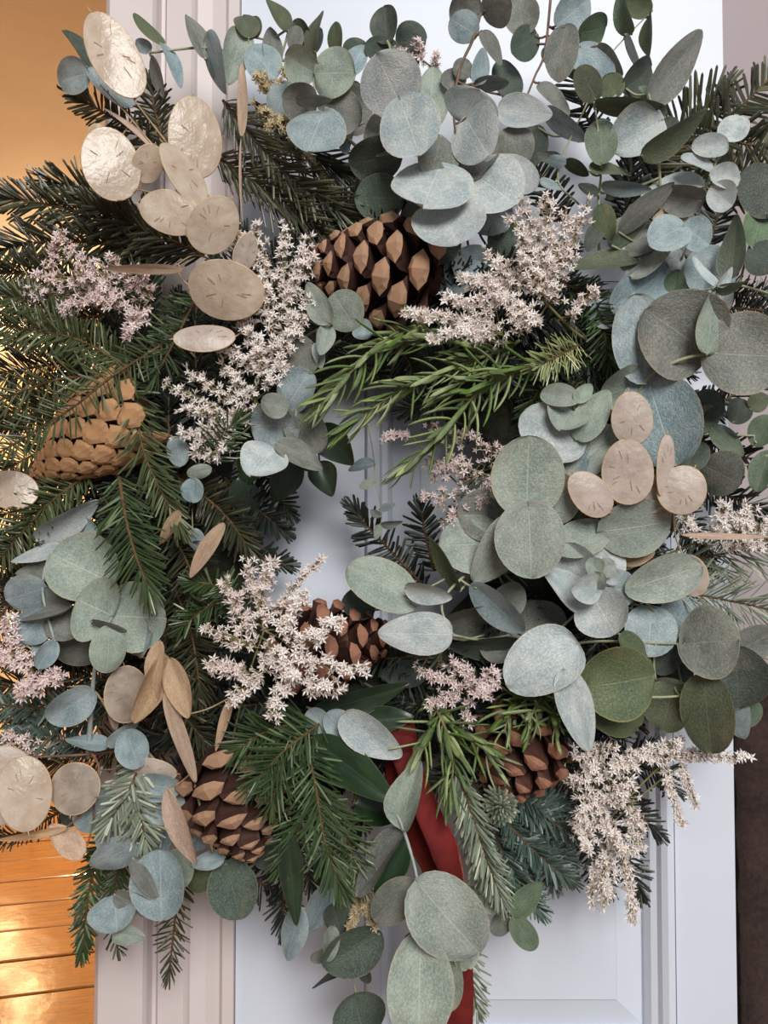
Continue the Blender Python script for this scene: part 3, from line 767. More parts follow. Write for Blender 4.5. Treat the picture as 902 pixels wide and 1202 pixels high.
fir('green fir branch crossing in front of the tan cone at left', [
   [(190, 405, 9.5), (130, 443, 11.0), (80, 482, 11.8), (-12, 538, 11.5)], [(130, 443, 9.5), (70, 445, 9.8), (0, 470, 9.2)]], 'green', 40, 3.6, ang=(45, 75))
fir('green fir branch at the left edge above the tan cone', [
   [(150, 432, 8.5), (95, 400, 9.2), (40, 388, 9.5), (-15, 378, 9)], [(95, 400, 8.8), (50, 362, 9.0), (5, 345, 8.8)]], 'green', 36, 1.5)
fir('fir twig with red-brown bark pointing down to the white florets at left', [[(230, 350, 8.6), (205, 400, 9.2), (186, 436, 9.2)]], 'mid', 40, 1.8, ang=(55, 85), sides=(0.3, 1))
fir('fine needled fir tip beside the pale florets left of the hole', [[(250, 545, 8), (262, 510, 8.6), (275, 498, 8.8)], [(180, 350, 6.0), (160, 330, 6.4), (110, 340, 6.2)]], 'mid', 34, 1.8)
fir('bright fir frond drooping right of the tan cone', [[(150, 440, 8.5), (160, 485, 9.5), (172, 540, 10), (208, 612, 9.5)]], 'green', 42, 2.4, ang=(35, 75), droop=0.15)
fir('green fir branch at the left edge below the tan cone', [[(105, 556, 7.5), (66, 584, 8.4), (30, 620, 8.6), (-10, 668, 8)], [(66, 584, 8), (30, 596, 8.2), (-10, 608, 8)]], 'green', 36, 1.5)
fir('fir twig with knobbly yellow bark lying over the round eucalyptus leaves', [[(140, 560, 10.5), (147, 605, 11.6), (158, 648, 12.2), (173, 688, 12.4)]], 'mid', 50, 1.9, 2.6, ang=(45, 75), droop=0.25)
fir('dark fir filling between the left eucalyptus and the white florets', [
   [(180, 600, 6), (215, 650, 7), (235, 700, 7.4)], [(205, 690, 6), (225, 745, 7), (235, 810, 7.4)], [(240, 780, 6), (215, 830, 7), (240, 870, 7)], [(210, 560, 6), (260, 600, 7), (290, 640, 7)],
   [(180, 720, 6), (205, 760, 6.6), (190, 830, 6.6)]], 'dark', 38, 1.6)
fir('small spiky fir rosette left of the white florets', [[(285, 720, 8.2), (258, 690, 9), (230, 683, 9.2)], [(270, 700, 8), (240, 715, 8.6), (215, 735, 8.4)]], 'mid', 30, 1.9)
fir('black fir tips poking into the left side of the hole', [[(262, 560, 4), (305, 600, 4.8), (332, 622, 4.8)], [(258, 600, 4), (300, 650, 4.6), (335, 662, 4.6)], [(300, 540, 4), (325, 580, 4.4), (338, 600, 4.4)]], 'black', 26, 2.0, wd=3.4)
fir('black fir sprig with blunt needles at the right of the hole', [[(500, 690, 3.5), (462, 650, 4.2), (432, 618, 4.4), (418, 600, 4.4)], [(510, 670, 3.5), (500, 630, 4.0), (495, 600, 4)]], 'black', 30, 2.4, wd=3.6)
fir('bright green fir frond hanging at the bottom over laurel leaves', [
   [(360, 870, 9.5), (370, 920, 11), (381, 985, 11.6), (399, 1040, 11.4)], [(372, 920, 9.8), (350, 975, 10.4), (335, 1010, 10)], [(372, 930, 9.8), (408, 985, 10.2), (420, 1030, 9.8)]], 'mid', 42, 1.9, ang=(40, 78), droop=0.25)
fir('light green fir bunch above the lower left cone', [[(375, 850, 9.5), (335, 880, 11), (302, 915, 11)], [(360, 845, 9), (310, 860, 10), (280, 880, 9.8)], [(345, 870, 9.6), (330, 910, 10.6), (320, 940, 10.4)]], 'mid', 44, 1.6, ang=(35, 70))
fir('blue-green fir branch spreading under the russet cone', [
   [(570, 920, 5), (600, 970, 6), (640, 1010, 6.4), (668, 1030, 6)], [(590, 930, 5.6), (640, 960, 6.2), (690, 985, 6)], [(565, 940, 5.2), (590, 1000, 6), (615, 1045, 5.6)], [(600, 985, 5.4), (612, 1040, 5.8), (632, 1066, 5.4)], [(575, 900, 5), (610, 935, 5.8), (655, 945, 5.8)], [(590, 960, 5), (625, 985, 5.6), (665, 1010, 5.4)], [(580, 970, 5), (596, 1030, 5.4), (600, 1052, 5.2)], [(600, 940, 4.6), (640, 1000, 5), (650, 1035, 4.8)]], 'blue', 28, 1.0, ang=(45, 78))
fir('striped grey-green fir frond between red ribbon and blue rosette', [[(536, 905, 8.0), (556, 960, 9.0), (572, 1010, 9.4), (588, 1052, 9.2)], [(545, 930, 7.5), (560, 985, 8.2), (572, 1035, 8.2)]], 'pale', 36, 1.6, ang=(30, 62), droop=0.2)
c0 = P(590, 949, 9.8); root = thing('fir_tip', 'pale blue fir tip seen end-on below the russet cone', 'fir branch', P(588, 940, 6))
tm = MB(); tm.tube([P(588, 940, 6), P(590, 949, 9.8)], 0.0013, 6); link('twig', tm.mesh('twig', M_TWIG), root)
nm = MB(); rg = random.Random(3)
for i in range(120):
    a = i * 2.39996; el = R(8 + 82 * (i / 120) ** 0.8); v = Vector((math.cos(a) * math.sin(el), -math.cos(el), math.sin(a) * math.sin(el)))
    needle(nm, c0 + Vector((0, 0.02 * i / 120, 0)), v, Vector((0, -1, 0.2)), rg.uniform(0.010, 0.0155), 0.0021, 0.05)
o = link('needles', nm.mesh('needles', NM['pale'], False), root); o['kind'] = 'stuff'
fir('dense dark fir tip hanging down over the wooden floor', [[(150, 960, 5), (118, 1000, 5.8), (104, 1050, 6), (97, 1118, 5.6)], [(160, 975, 5), (140, 1020, 5.4), (128, 1075, 5.2)]], 'mid', 24, 1.2, ang=(40, 70))
fir('pale striped fir sprig between the lower left blue leaves', [[(172, 880, 8.5), (150, 930, 9.8), (128, 965, 10)], [(155, 925, 9.5), (165, 955, 10), (170, 985, 9.6)]], 'pale', 34, 2.0, ang=(40, 70), wd=3.2)
fir('sparse fir tip hanging over the white trim at lower left', [[(212, 1020, 4.5), (206, 1075, 5), (199, 1140, 5)]], 'dark', 26, 2.8, ang=(45, 70))
fir('single small fir tip below the lowest left leaf', [[(140, 1050, 4.5), (132, 1085, 5), (138, 1112, 5)]], 'dark', 20, 3.2)
fir('large dark fir branch reaching out to the upper right corner', [
   [(745, 235, 4), (768, 192, 4.8), (835, 155, 5.4), (915, 82, 5)], [(835, 155, 5), (880, 170, 5.2), (912, 165, 5)], [(790, 220, 4), (840, 215, 4.6), (915, 190, 4.6)], [(770, 195, 4.6), (800, 150, 5), (845, 110, 5)]], 'dark', 46, 3.0, ang=(48, 72), wd=4.4, elev=(-25, 30))
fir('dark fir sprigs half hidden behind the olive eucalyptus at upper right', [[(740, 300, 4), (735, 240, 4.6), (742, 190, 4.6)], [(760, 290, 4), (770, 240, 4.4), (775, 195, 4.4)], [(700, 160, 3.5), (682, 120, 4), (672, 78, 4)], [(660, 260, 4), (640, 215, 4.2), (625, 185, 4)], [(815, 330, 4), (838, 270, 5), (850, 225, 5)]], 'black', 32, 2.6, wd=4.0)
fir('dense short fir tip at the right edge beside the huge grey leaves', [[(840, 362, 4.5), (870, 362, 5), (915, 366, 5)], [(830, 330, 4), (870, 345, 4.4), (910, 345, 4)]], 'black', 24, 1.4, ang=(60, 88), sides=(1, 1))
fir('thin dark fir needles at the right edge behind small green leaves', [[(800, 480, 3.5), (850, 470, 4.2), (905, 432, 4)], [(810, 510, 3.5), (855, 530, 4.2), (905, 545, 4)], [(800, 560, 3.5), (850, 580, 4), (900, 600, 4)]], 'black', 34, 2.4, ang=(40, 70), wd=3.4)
fir('long loose grey-green fir branch at the right edge', [[(760, 690, 5.5), (831, 700, 6.4), (915, 718, 6.2)], [(790, 660, 5), (850, 650, 5.8), (910, 640, 5.6)]], 'pale', 52, 2.2, ang=(30, 70), wd=2.2)
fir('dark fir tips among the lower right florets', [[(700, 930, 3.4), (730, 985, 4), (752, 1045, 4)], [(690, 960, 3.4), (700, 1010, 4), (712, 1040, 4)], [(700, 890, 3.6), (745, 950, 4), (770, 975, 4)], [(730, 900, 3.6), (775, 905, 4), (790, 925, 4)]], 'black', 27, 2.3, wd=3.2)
fir('small pale fir tip below the ribbon at the bottom', [[(535, 1080, 4), (550, 1130, 4.6), (560, 1185, 4.6)]], 'pale', 30, 2.4, ang=(30, 60))
fir('short blue-green fir at the left edge below the pink florets', [[(95, 820, 6), (50, 832, 6.8), (-10, 825, 6.6)], [(110, 880, 6), (60, 868, 6.8), (0, 872, 6.6)], [(120, 845, 6), (80, 850, 6.4), (20, 850, 6.4)]], 'blue', 24, 1.3)
fir('fine dark fir tufts in the shade right of the rosemary', [[(660, 330, 6), (700, 360, 7), (716, 425, 7)], [(690, 400, 5), (650, 430, 6), (620, 480, 6)], [(720, 440, 5), (680, 450, 6), (640, 500, 6)]], 'mid', 34, 1.5, wd=2.0)
fir('yellow-green fir tip pointing left into the rosemary', [[(680, 405, 7), (652, 420, 8.8), (636, 428, 9.4)]], 'tip', 36, 1.3, ang=(25, 75), wd=2.0, tipang=45)
fir('dark fir below the lower left cone', [[(250, 990, 4), (280, 1020, 4.6), (330, 1050, 4.6)], [(300, 960, 4), (330, 1020, 4.8), (332, 1085, 4.8)], [(320, 930, 4), (350, 990, 4.6), (365, 1040, 4.6)]], 'black', 30, 1.7)
fir('dark fir stub at the lower left edge below the honesty pods', [[(75, 950, 3.5), (30, 975, 4), (-10, 985, 4)]], 'black', 22, 2.4)

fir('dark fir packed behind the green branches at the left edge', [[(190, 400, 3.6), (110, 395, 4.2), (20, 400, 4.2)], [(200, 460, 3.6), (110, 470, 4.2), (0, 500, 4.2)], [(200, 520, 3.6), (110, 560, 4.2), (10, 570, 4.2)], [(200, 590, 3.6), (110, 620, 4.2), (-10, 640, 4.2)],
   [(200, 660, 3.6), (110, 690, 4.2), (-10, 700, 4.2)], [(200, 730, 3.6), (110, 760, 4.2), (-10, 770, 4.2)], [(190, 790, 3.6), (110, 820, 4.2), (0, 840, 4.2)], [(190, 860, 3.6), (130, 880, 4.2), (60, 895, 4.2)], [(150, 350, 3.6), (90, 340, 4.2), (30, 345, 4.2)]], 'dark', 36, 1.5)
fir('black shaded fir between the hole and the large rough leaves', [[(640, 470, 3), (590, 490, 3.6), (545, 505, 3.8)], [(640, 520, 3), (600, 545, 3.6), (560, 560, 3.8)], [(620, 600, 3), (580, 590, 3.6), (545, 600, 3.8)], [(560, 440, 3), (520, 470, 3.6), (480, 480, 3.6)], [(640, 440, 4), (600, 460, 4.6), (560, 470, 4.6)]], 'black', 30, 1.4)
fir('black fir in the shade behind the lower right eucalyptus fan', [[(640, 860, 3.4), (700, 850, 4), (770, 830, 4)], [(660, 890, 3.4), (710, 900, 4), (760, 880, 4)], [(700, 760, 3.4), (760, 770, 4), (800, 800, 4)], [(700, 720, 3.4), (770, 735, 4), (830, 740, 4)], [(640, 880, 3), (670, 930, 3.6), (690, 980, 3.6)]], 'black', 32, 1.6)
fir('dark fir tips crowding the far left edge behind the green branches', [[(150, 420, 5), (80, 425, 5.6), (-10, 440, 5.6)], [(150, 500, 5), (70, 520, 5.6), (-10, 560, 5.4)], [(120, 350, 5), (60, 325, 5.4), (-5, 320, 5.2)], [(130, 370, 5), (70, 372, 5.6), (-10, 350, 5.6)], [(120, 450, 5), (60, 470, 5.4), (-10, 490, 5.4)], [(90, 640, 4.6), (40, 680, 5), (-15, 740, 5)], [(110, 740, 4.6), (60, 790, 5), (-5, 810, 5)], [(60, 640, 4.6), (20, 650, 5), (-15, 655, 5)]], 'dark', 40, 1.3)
# ------------------------------------------------------------------ eucalyptus and other leaves  (base x y, tip x y, width, colour, depth, tip depth change, roll)
euc('slim eucalyptus sprig running left along the top edge of the wreath', [[(345, 72, 5.5), (290, 65, 6), (240, 56, 6.4), (176, 62, 6.4)]], '''
190 53 158 21 15 o 6.4
191 51 214 97 13 b 6.6
177 60 158 46 16 b 6.2
177 66 194 113 12 k 6.2
241 70 227 13 23 k 6.4
242 38 261 106 21 b 6.8
284 34 270 94 34 g 6.2
262 95 255 62 25 d 5.6
292 44 286 16 28 o 6.2
298 58 322 92 40 b 6.2
''', 6)
euc('small eucalyptus tip with round blue leaf beside the topmost honesty pod', [[(165, 150, 5), (125, 105, 5.6), (100, 80, 5.8)]], '''
104 86 67 94 38 b 6.2
102 78 79 36 17 d 6
108 80 152 128 32 b 5.8
''', 6, 1.6)
euc('upright olive eucalyptus tip at the top edge left of centre', [[(395, 150, 5), (385, 100, 5.4), (360, 50, 5.6), (335, 36, 5.6)]], '''
338 36 316 -3 18 o 6
370 60 368 13 16 o 6.2
397 62 390 27 17 o 6
362 48 345 26 22 d 5.4
347 58 346 30 19 k 6.2
320 78 320 30 24 k 6
300 44 290 20 26 o 5.6
352 60 380 38 24 d 5
405 60 432 58 26 d 5
''', 6)
euc('paired brownish eucalyptus leaves above the dark fir at top left of centre', [[(440, 190, 6), (395, 150, 7), (372, 118, 8), (368, 75, 8.4)]], '''
370 86 334 66 40 g 8.4
370 86 414 84 54 g 8.6
371 124 334 118 44 k 7.6
347 118 388 117 15 k 8.8
376 130 420 138 52 k 8
380 132 362 170 62 b 8.4
398 130 430 112 44 k 6.6
400 150 424 108 50 k 6.2
344 100 322 130 36 b 6.4
408 88 429 50 25 b 7
412 168 398 160 30 b 6.4
''', 8)
euc('big silver-topped eucalyptus sprig at the top centre', [[(520, 330, 6), (517, 250, 8), (513, 200, 8.8), (480, 125, 9.8), (456, 50, 8)]], '''
455 48 453 13 31 d 7
466 52 496 44 40 d 6.4
470 62 430 56 28 d 6.4
474 130 446 66 70 w 10.4 1.2
470 116 494 182 72 w 10.8 0.8
478 135 434 172 46 k 8.6
500 152 512 78 40 g 7.6
518 160 512 194 50 k 8.6
466 180 416 196 50 d 8
470 232 420 232 52 d 7.6
516 197 498 240 90 w 9.6
517 242 537 288 78 w 10.2
540 245 478 262 60 k 7.6
525 262 490 300 60 d 6.8
''', 9)
euc('layered horizontal eucalyptus leaves hanging from the top edge right of centre', [[(572, -15, 7), (557, 42, 8), (540, 82, 8.6), (533, 135, 8.8), (545, 215, 8.4)]], '''
562 15 528 12 40 k 8.2
558 40 532 22 34 b 8
566 36 589 72 17 k 8.4
538 88 552 70 24 k 8.6
545 100 520 88 24 k 8.2
562 100 567 59 21 b 8.6
556 98 596 102 18 k 8.6
570 12 602 8 40 k 8
545 142 562 106 64 w 8.8 1.5
548 138 566 174 64 w 9.2 2.2
545 172 562 198 84 k 7.8 2
556 205 600 230 70 w 9 2
562 176 598 190 44 b 8
584 128 644 132 36 w 9.4 1
598 150 612 190 42 k 9
580 195 630 215 40 w 9.2
560 230 590 270 50 b 7
540 300 570 330 44 b 7
552 300 520 340 50 b 6.8
580 300 604 262 44 d 6.4
590 112 606 72 42 d 7
''', 8.5, 2.2, M_STEM_R)
euc('drooping mauve and blue eucalyptus sprig at the top edge beside the bare door panel', [[(648, -15, 6.5), (640, 60, 7), (628, 90, 7), (612, 130, 7)]], '''
616 40 608 -4 40 k 7.2
628 42 602 62 36 d 7
640 55 650 78 16 w 6.8
664 32 654 83 37 k 7.4
654 30 690 0 44 b 7.2
682 38 714 34 37 G 7.4
682 55 715 98 38 b 7.4
700 54 728 88 20 k 7.6
634 97 664 138 20 k 7
641 126 681 168 22 b 7.6
''', 7, 1.8, M_STEM_R)
euc('thin stemmed eucalyptus twig with pale edge-on leaf at the upper right', [[(680, 240, 6), (655, 205, 6.6), (690, 120, 7.2), (712, 70, 7.2), (766, 12, 7)]], '''
742 40 722 -4 21 G 7.4
763 14 734 0 25 o 7.2
762 18 768 63 16 o 7.4
735 40 756 92 9 w 7.6
663 188 688 208 15 o 7
658 186 632 183 14 k 7
664 192 644 188 14 b 7.2
632 150 622 192 32 d 6.2
634 212 662 220 11 b 7
''', 7, 1.3)
euc('green oval eucalyptus sprig standing upright at the upper right', [[(704, 300, 7), (703, 240, 8), (706, 190, 8.6), (698, 118, 8.8)]], '''
700 116 682 80 30 o 9
698 120 776 121 21 o 9.6 . 45
724 112 712 90 28 o 8.4
707 190 706 136 37 G 9.4
692 200 742 198 15 o 9
703 228 680 216 13 d 8.8
704 240 716 278 25 o 9
704 262 690 292 20 d 8.6
716 224 720 232 14 o 8
''', 8.5, 1.8)
euc('broad mixed eucalyptus sprig with olive blade at the upper right', [[(775, 330, 7), (776, 240, 8), (772, 170, 9), (762, 110, 8.8)]], '''
764 122 816 42 38 k 8.6 0.4 20
735 104 770 78 40 d 8.2
775 142 722 170 54 w 9.4
753 182 836 139 30 o 10.4 . 40
706 216 762 226 17 b 8.8 . 35
738 112 770 150 46 g 7.6
726 272 786 217 24 k 9.6 . 40
718 288 782 238 22 G 9.2 . 40
760 262 726 296 52 k 8
768 270 745 310 62 g 7.4
776 175 790 140 30 d 7
''', 9)
euc('small silvery spider-leaved eucalyptus tip at the upper right', [[(800, 305, 7), (815, 270, 8.4), (833, 210, 9.4), (860, 150, 9)], [(833, 215, 9), (800, 235, 9), (780, 240, 8.6)]], '''
848 160 876 143 30 w 9.4
855 172 814 172 26 w 9.8
838 206 872 208 28 w 10.2
836 200 800 188 13 w 9.6
835 222 860 240 34 w 10
822 235 778 232 34 k 9.4
802 266 768 282 42 b 10
802 266 833 284 36 b 10
828 215 762 214 20 w 8.6
810 248 766 258 26 t 8.6
''', 9.4, 1.4)
euc('dark green eucalyptus leaves with small folded tip at the right edge', [[(905, 345, 6.5), (868, 335, 7.4), (842, 337, 8.6), (800, 350, 7.4)], [(868, 335, 7), (880, 290, 7), (895, 240, 7)]], '''
900 250 888 192 46 d 8
858 328 868 257 29 G 9
882 290 900 246 38 G 8
884 292 912 312 42 d 8
844 336 813 306 11 w 10
843 336 863 316 12 w 10.2
842 338 881 332 12 G 10
860 332 806 310 56 b 7
846 370 848 332 28 w 8
''', 8.5, 1.7)
euc('huge paired grey eucalyptus leaves on a thick pale stem at right', [[(735, 490, 8), (760, 445, 9.4), (798, 423, 10.6), (836, 415, 11), (890, 412, 10.6)]], '''
834 416 765 366 100 k 10.2 0.6 8
832 414 916 418 92 k 11 0.6 -10
830 416 838 346 30 g 11.4 0.2
759 447 748 350 64 b 9.4 0.6
761 446 790 540 92 b 9.2 0.8 10
760 446 712 466 54 g 8.8
''', 10, 2.6, M_STEM_G)
euc('blue-grey eucalyptus leaves tucked behind the huge grey pair at right', [[(770, 440, 5), (765, 380, 6), (775, 330, 6.6), (790, 290, 6.4)]], '''
750 304 676 305 19 o 8.8 . 50
720 360 790 316 50 b 8.2
776 316 806 292 38 w 7.6
789 358 794 318 26 G 8
796 372 836 318 52 b 6.4
700 380 726 350 40 b 7
720 440 725 380 40 d 6
''', 7.5, 1.8)
euc('little dark green eucalyptus twigs at the right edge below the huge leaves', [[(905, 470, 6), (862, 486, 6.6), (800, 495, 6.2)], [(905, 512, 6), (858, 511, 7), (800, 512, 6.6)], [(880, 546, 6.6), (822, 545, 7.4)]], '''
816 478 850 470 36 d 7.4
862 496 874 468 28 d 7
882 480 900 464 22 o 7
842 484 806 502 28 G 7.4
818 520 806 550 36 d 7.6
836 502 870 534 24 G 7.8
845 502 862 520 20 b 7.8
888 520 906 490 30 G 6.6
902 534 888 572 26 G 7
826 546 868 566 52 k 7.4
''', 7, 1.4)
euc('pale twisted eucalyptus tip right of the rosemary', [[(665, 580, 8), (678, 525, 9.4), (674, 470, 10.6)]], '''
676 468 637 462 26 g 11
674 470 698 452 18 g 11
674 478 660 498 46 g 10
678 526 620 486 62 w 10.4 0.4
676 516 714 460 38 g 10.6
668 558 722 506 46 g 10
660 552 690 540 46 b 9
''', 10, 2.0)
euc('large rough green eucalyptus leaves right of the hole', [[(560, 665, 8), (590, 630, 9.4), (620, 599, 10.8), (650, 560, 10)]], '''
619 599 620 516 80 g 11.4 0.6 8
621 597 625 674 78 g 11.8 0.6 -6
622 598 676 572 60 g 10.6
616 606 566 682 50 g 10.4
600 610 540 600 60 k 8.6
590 638 520 640 66 g 9 0.2
540 694 512 632 16 o 9.6
560 600 590 570 50 d 7
590 600 552 620 56 k 7.4
640 560 600 540 50 d 7
''', 10, 2.4)
euc('grey-green eucalyptus leaves reaching right with speckled surface', [[(690, 690, 8), (710, 625, 9.8), (712, 590, 9)], [(710, 640, 8.6), (745, 690, 9.6), (770, 720, 9)]], '''
711 623 787 614 64 g 10.6
709 624 650 642 42 g 10.4
712 660 742 640 44 d 8.8
744 690 816 664 50 g 10.4
730 660 770 646 22 t 9.2
700 610 690 580 46 d 8
''', 10, 2.0)
euc('rosette-shaped pale eucalyptus tip at the centre right', [[(620, 770, 7), (650, 745, 8.4), (690, 705, 9.6), (704, 670, 11)]], '''
690 716 648 662 30 w 10.6 0.4
692 690 664 640 50 w 10 0.5
702 684 722 642 44 w 10.2
700 694 745 690 46 b 10.2
696 698 722 742 60 w 11 0.8
704 690 676 690 34 w 11.6
704 672 722 660 22 g 12
704 672 690 658 22 g 12
706 674 700 690 22 g 12.2
704 668 728 682 20 w 11.8
''', 10.5, 1.8)
euc('mottled blue eucalyptus leaves under the pale rosette', [[(640, 762, 6.6), (700, 753, 8), (770, 755, 9.4), (805, 756, 10)], [(860, 766, 8), (880, 768, 8.4), (912, 776, 8)]], '''
765 712 762 768 56 b 9
804 756 864 750 78 k 10.4
727 744 766 788 23 o 9.6
768 788 806 758 26 d 8.6
862 766 908 742 36 k 8.6
864 766 869 830 64 d 9.4
770 798 816 814 15 g 8.8
640 735 600 720 40 k 7
800 800 762 760 50 d 7.6
790 740 810 700 44 b 7.4
''', 9, 2.0)
euc('fan of large olive and silver eucalyptus leaves at the lower right', [[(640, 740, 7), (677, 757, 9), (690, 807, 10.4)], [(690, 807, 9), (760, 818, 9.6), (814, 816, 10)]], '''
677 756 600 796 72 w 10.6 0.6 10
692 806 768 796 80 o 10.8 0.5 8
662 786 691 878 40 w 11.6 0.4 -12
690 812 756 848 60 o 9.6
792 806 776 856 52 o 9.2
828 793 832 884 57 o 11 0.3 10
850 806 872 868 36 b 8.6
870 850 890 826 24 G 8
''', 10, 2.2)
euc('silver eucalyptus leaves on a bent stalk right of the hole', [[(600, 640, 7), (545, 668, 8.6), (480, 702, 9.6)], [(560, 662, 8.4), (520, 705, 10.2), (530, 745, 10.6)]], '''
482 706 416 664 54 g 9.6 0.5
476 688 528 702 24 w 10.6
532 744 449 744 48 w 11 0.4
440 716 404 704 36 d 7
560 690 612 738 34 b 9.8
612 690 578 720 36 k 9
610 716 500 728 34 k 7.6
612 756 532 764 26 d 7.4
570 745 600 770 40 k 7
600 745 660 720 50 k 7.4
500 790 448 792 30 d 6.6
''', 9.5, 2.0)
euc('round blue-grey eucalyptus cluster at the left of the rosemary', [[(400, 400, 7), (355, 430, 8), (345, 500, 8.8), (318, 555, 9)]], '''
366 404 334 436 46 k 8.8
362 440 334 476 44 b 9
336 480 306 472 28 g 10.4
346 502 296 498 56 b 9
344 486 376 526 44 k 8.6
324 520 378 540 27 k 9.8
322 528 296 556 50 w 10
340 530 366 548 20 d 8.4
''', 9, 1.8)
euc('olive-grey eucalyptus tip below the brown cone', [[(350, 400, 7.5), (388, 380, 9), (416, 382, 9.4)]], '''
388 379 356 336 28 g 10
416 382 392 346 46 g 9.8
418 382 434 392 24 b 9.6
386 382 376 416 22 g 9.4
372 402 378 430 15 w 9
''', 9.5, 1.6)
euc('tiny-leaved thin eucalyptus thread dangling inside the hole', [[(432, 495, 6), (438, 530, 6.2), (442, 565, 6.2), (448, 600, 6), (446, 622, 6)]], '''
440 545 409 548 14 b 6.4
440 565 424 571 11 g 6.2
446 598 462 592 9 b 6.2
446 606 436 600 9 g 6.2
447 616 472 614 8 g 6.2
446 616 442 632 10 g 6.2
''', 6, 0.8)
euc('small blue eucalyptus leaves below the drooping fir frond at left', [[(238, 500, 6), (232, 560, 7), (226, 600, 7), (228, 650, 7)]], '''
222 556 246 552 16 g 9
228 562 227 588 24 b 8.8
206 516 212 546 24 b 8
226 622 236 648 18 b 8
''', 8, 1.2)
euc('big pale green round eucalyptus leaves at the left', [[(104, 890, 8), (108, 820, 9.4), (114, 770, 10.2), (130, 722, 10.8)]], '''
128 682 64 652 76 g 10 0.2 6
131 722 92 704 74 g 11.2 0.4 -8
130 722 190 726 78 g 11 0.3 10
128 740 128 787 39 g 12 0.4
107 729 147 741 10 k 12.2
150 750 178 740 50 b 9.6
104 814 58 846 38 b 9.8
''', 10, 3.2, M_STEM_B)
euc('blue eucalyptus sprig with edge-on leaves at the left edge', [[(88, 600, 7), (62, 640, 8.6), (50, 690, 9.6), (62, 745, 10.2), (68, 760, 10)]], '''
42 634 112 590 30 w 9.4 . 40
112 628 72 618 36 b 8.4
72 642 16 658 17 w 9.6 . 40
62 674 22 674 24 k 9.4
51 690 8 706 44 b 9.6
52 690 82 702 34 k 9.2
84 711 17 724 14 k 10.4
54 720 22 750 40 b 10
56 724 92 738 40 k 9.8
64 752 46 784 22 b 10.6
66 752 112 770 40 k 8.4
58 760 40 770 26 b 9
''', 9.5, 2.2, M_STEM_B)
euc('small blue eucalyptus twig beside the straw-coloured valves at lower left', [[(100, 885, 8), (130, 872, 8.6), (158, 850, 9)]], '''
128 874 80 870 18 b 8.6
126 876 161 850 16 b 9.4
150 862 162 900 36 b 9.8
''', 9, 1.3)
euc('hanging blue eucalyptus sprig at the lower left corner of the wreath', [[(186, 900, 7), (192, 960, 8), (186, 1010, 8.8)], [(120, 900, 7), (112, 925, 8)], [(162, 985, 8), (156, 1040, 9), (150, 1090, 9)]], '''
152 922 210 950 46 b 8.6 1.2
168 920 206 928 30 b 9.4
116 925 106 972 46 b 9
92 952 74 966 22 d 7
192 966 168 1020 34 b 8.4
188 1000 190 1076 58 b 9.6 0.6
160 990 104 1022 36 b 10
156 1008 189 1044 24 k 10
134 1052 138 1092 50 b 9.4
134 1050 186 1072 24 k 10
132 1096 168 1100 21 g 10
150 1000 120 970 40 b 8
200 1040 214 1000 40 g 7.6
176 950 150 985 40 k 7.4
118 1060 142 1084 26 b 8.8
''', 9, 2.0, M_STEM_B)
euc('dark green and blue eucalyptus leaves under the lower left cone', [[(250, 950, 5), (255, 990, 6), (262, 1015, 6.6), (270, 1030, 6.6)]], '''
264 1006 226 1014 20 b 7.6
256 1016 218 1038 34 o 7
266 1014 282 1074 54 d 7.4 0.4
234 976 232 1000 22 b 6.6
300 1000 330 1010 30 d 6
''', 7, 1.4)
euc('long hanging eucalyptus sprig with the biggest leaves at the bottom centre', [[(450, 915, 9), (459, 942, 10), (474, 974, 10.8), (491, 1038, 11.2), (494, 1110, 11.2)]], '''
472 974 482 898 33 g 10.8 0.2
473 976 426 1050 27 k 10.6
486 1040 438 1076 42 k 10.6
492 1038 562 1122 80 g 12 0.8 8
494 1106 491 1212 72 g 11.8 0.6 -6
500 1106 478 1100 14 k 10.6
540 1050 560 1136 44 g 10.4
510 1100 524 1180 50 g 10.2
''', 11, 2.6, M_STEM_B)
euc('paired green eucalyptus leaves right of the ribbon end', [[(545, 1040, 7), (580, 1064, 8), (603, 1077, 8.4)]], '''
586 1066 546 1044 24 g 8.6
602 1076 634 1036 26 G 8.8
604 1078 627 1113 26 G 8.8
596 1076 580 1094 22 k 8.2
''', 8, 1.4)
euc('blue-green eucalyptus leaves hanging at the bottom left of centre', [[(400, 1010, 6), (392, 1060, 7.4), (396, 1100, 8), (412, 1140, 8), (420, 1175, 8)]], '''
352 1066 340 1122 28 b 8.6
386 1040 366 1098 34 b 8
392 1062 400 1096 30 d 8
392 1090 384 1126 18 g 9.2
446 1096 384 1132 46 d 9
388 1118 366 1126 14 k 8.4
424 1130 432 1154 14 d 8
402 1142 368 1158 8 d 8
416 1170 428 1216 58 d 8.6
406 1044 384 1020 30 b 7
''', 8, 1.6)
euc('folded pale eucalyptus leaves between laurel leaves above the ribbon', [[(360, 830, 7), (400, 845, 8.4), (430, 858, 9)]], '''
402 838 466 892 42 w 10.4 0.2 20
410 864 386 838 32 b 9.4
384 858 362 836 28 b 9
''', 9, 1.6)
euc('glossy dark laurel leaves at the bottom above the red ribbon', [[(350, 880, 6), (375, 860, 7), (420, 840, 7.4)], [(375, 870, 7), (420, 900, 8)]], '''
368 836 482 812 36 L 8.6
428 846 486 842 32 L 8
366 866 464 942 50 L 10 0.4
416 944 470 960 40 L 8
''', 8, 1.6, M_STEM_F, 'laurel_sprig', 'laurel')
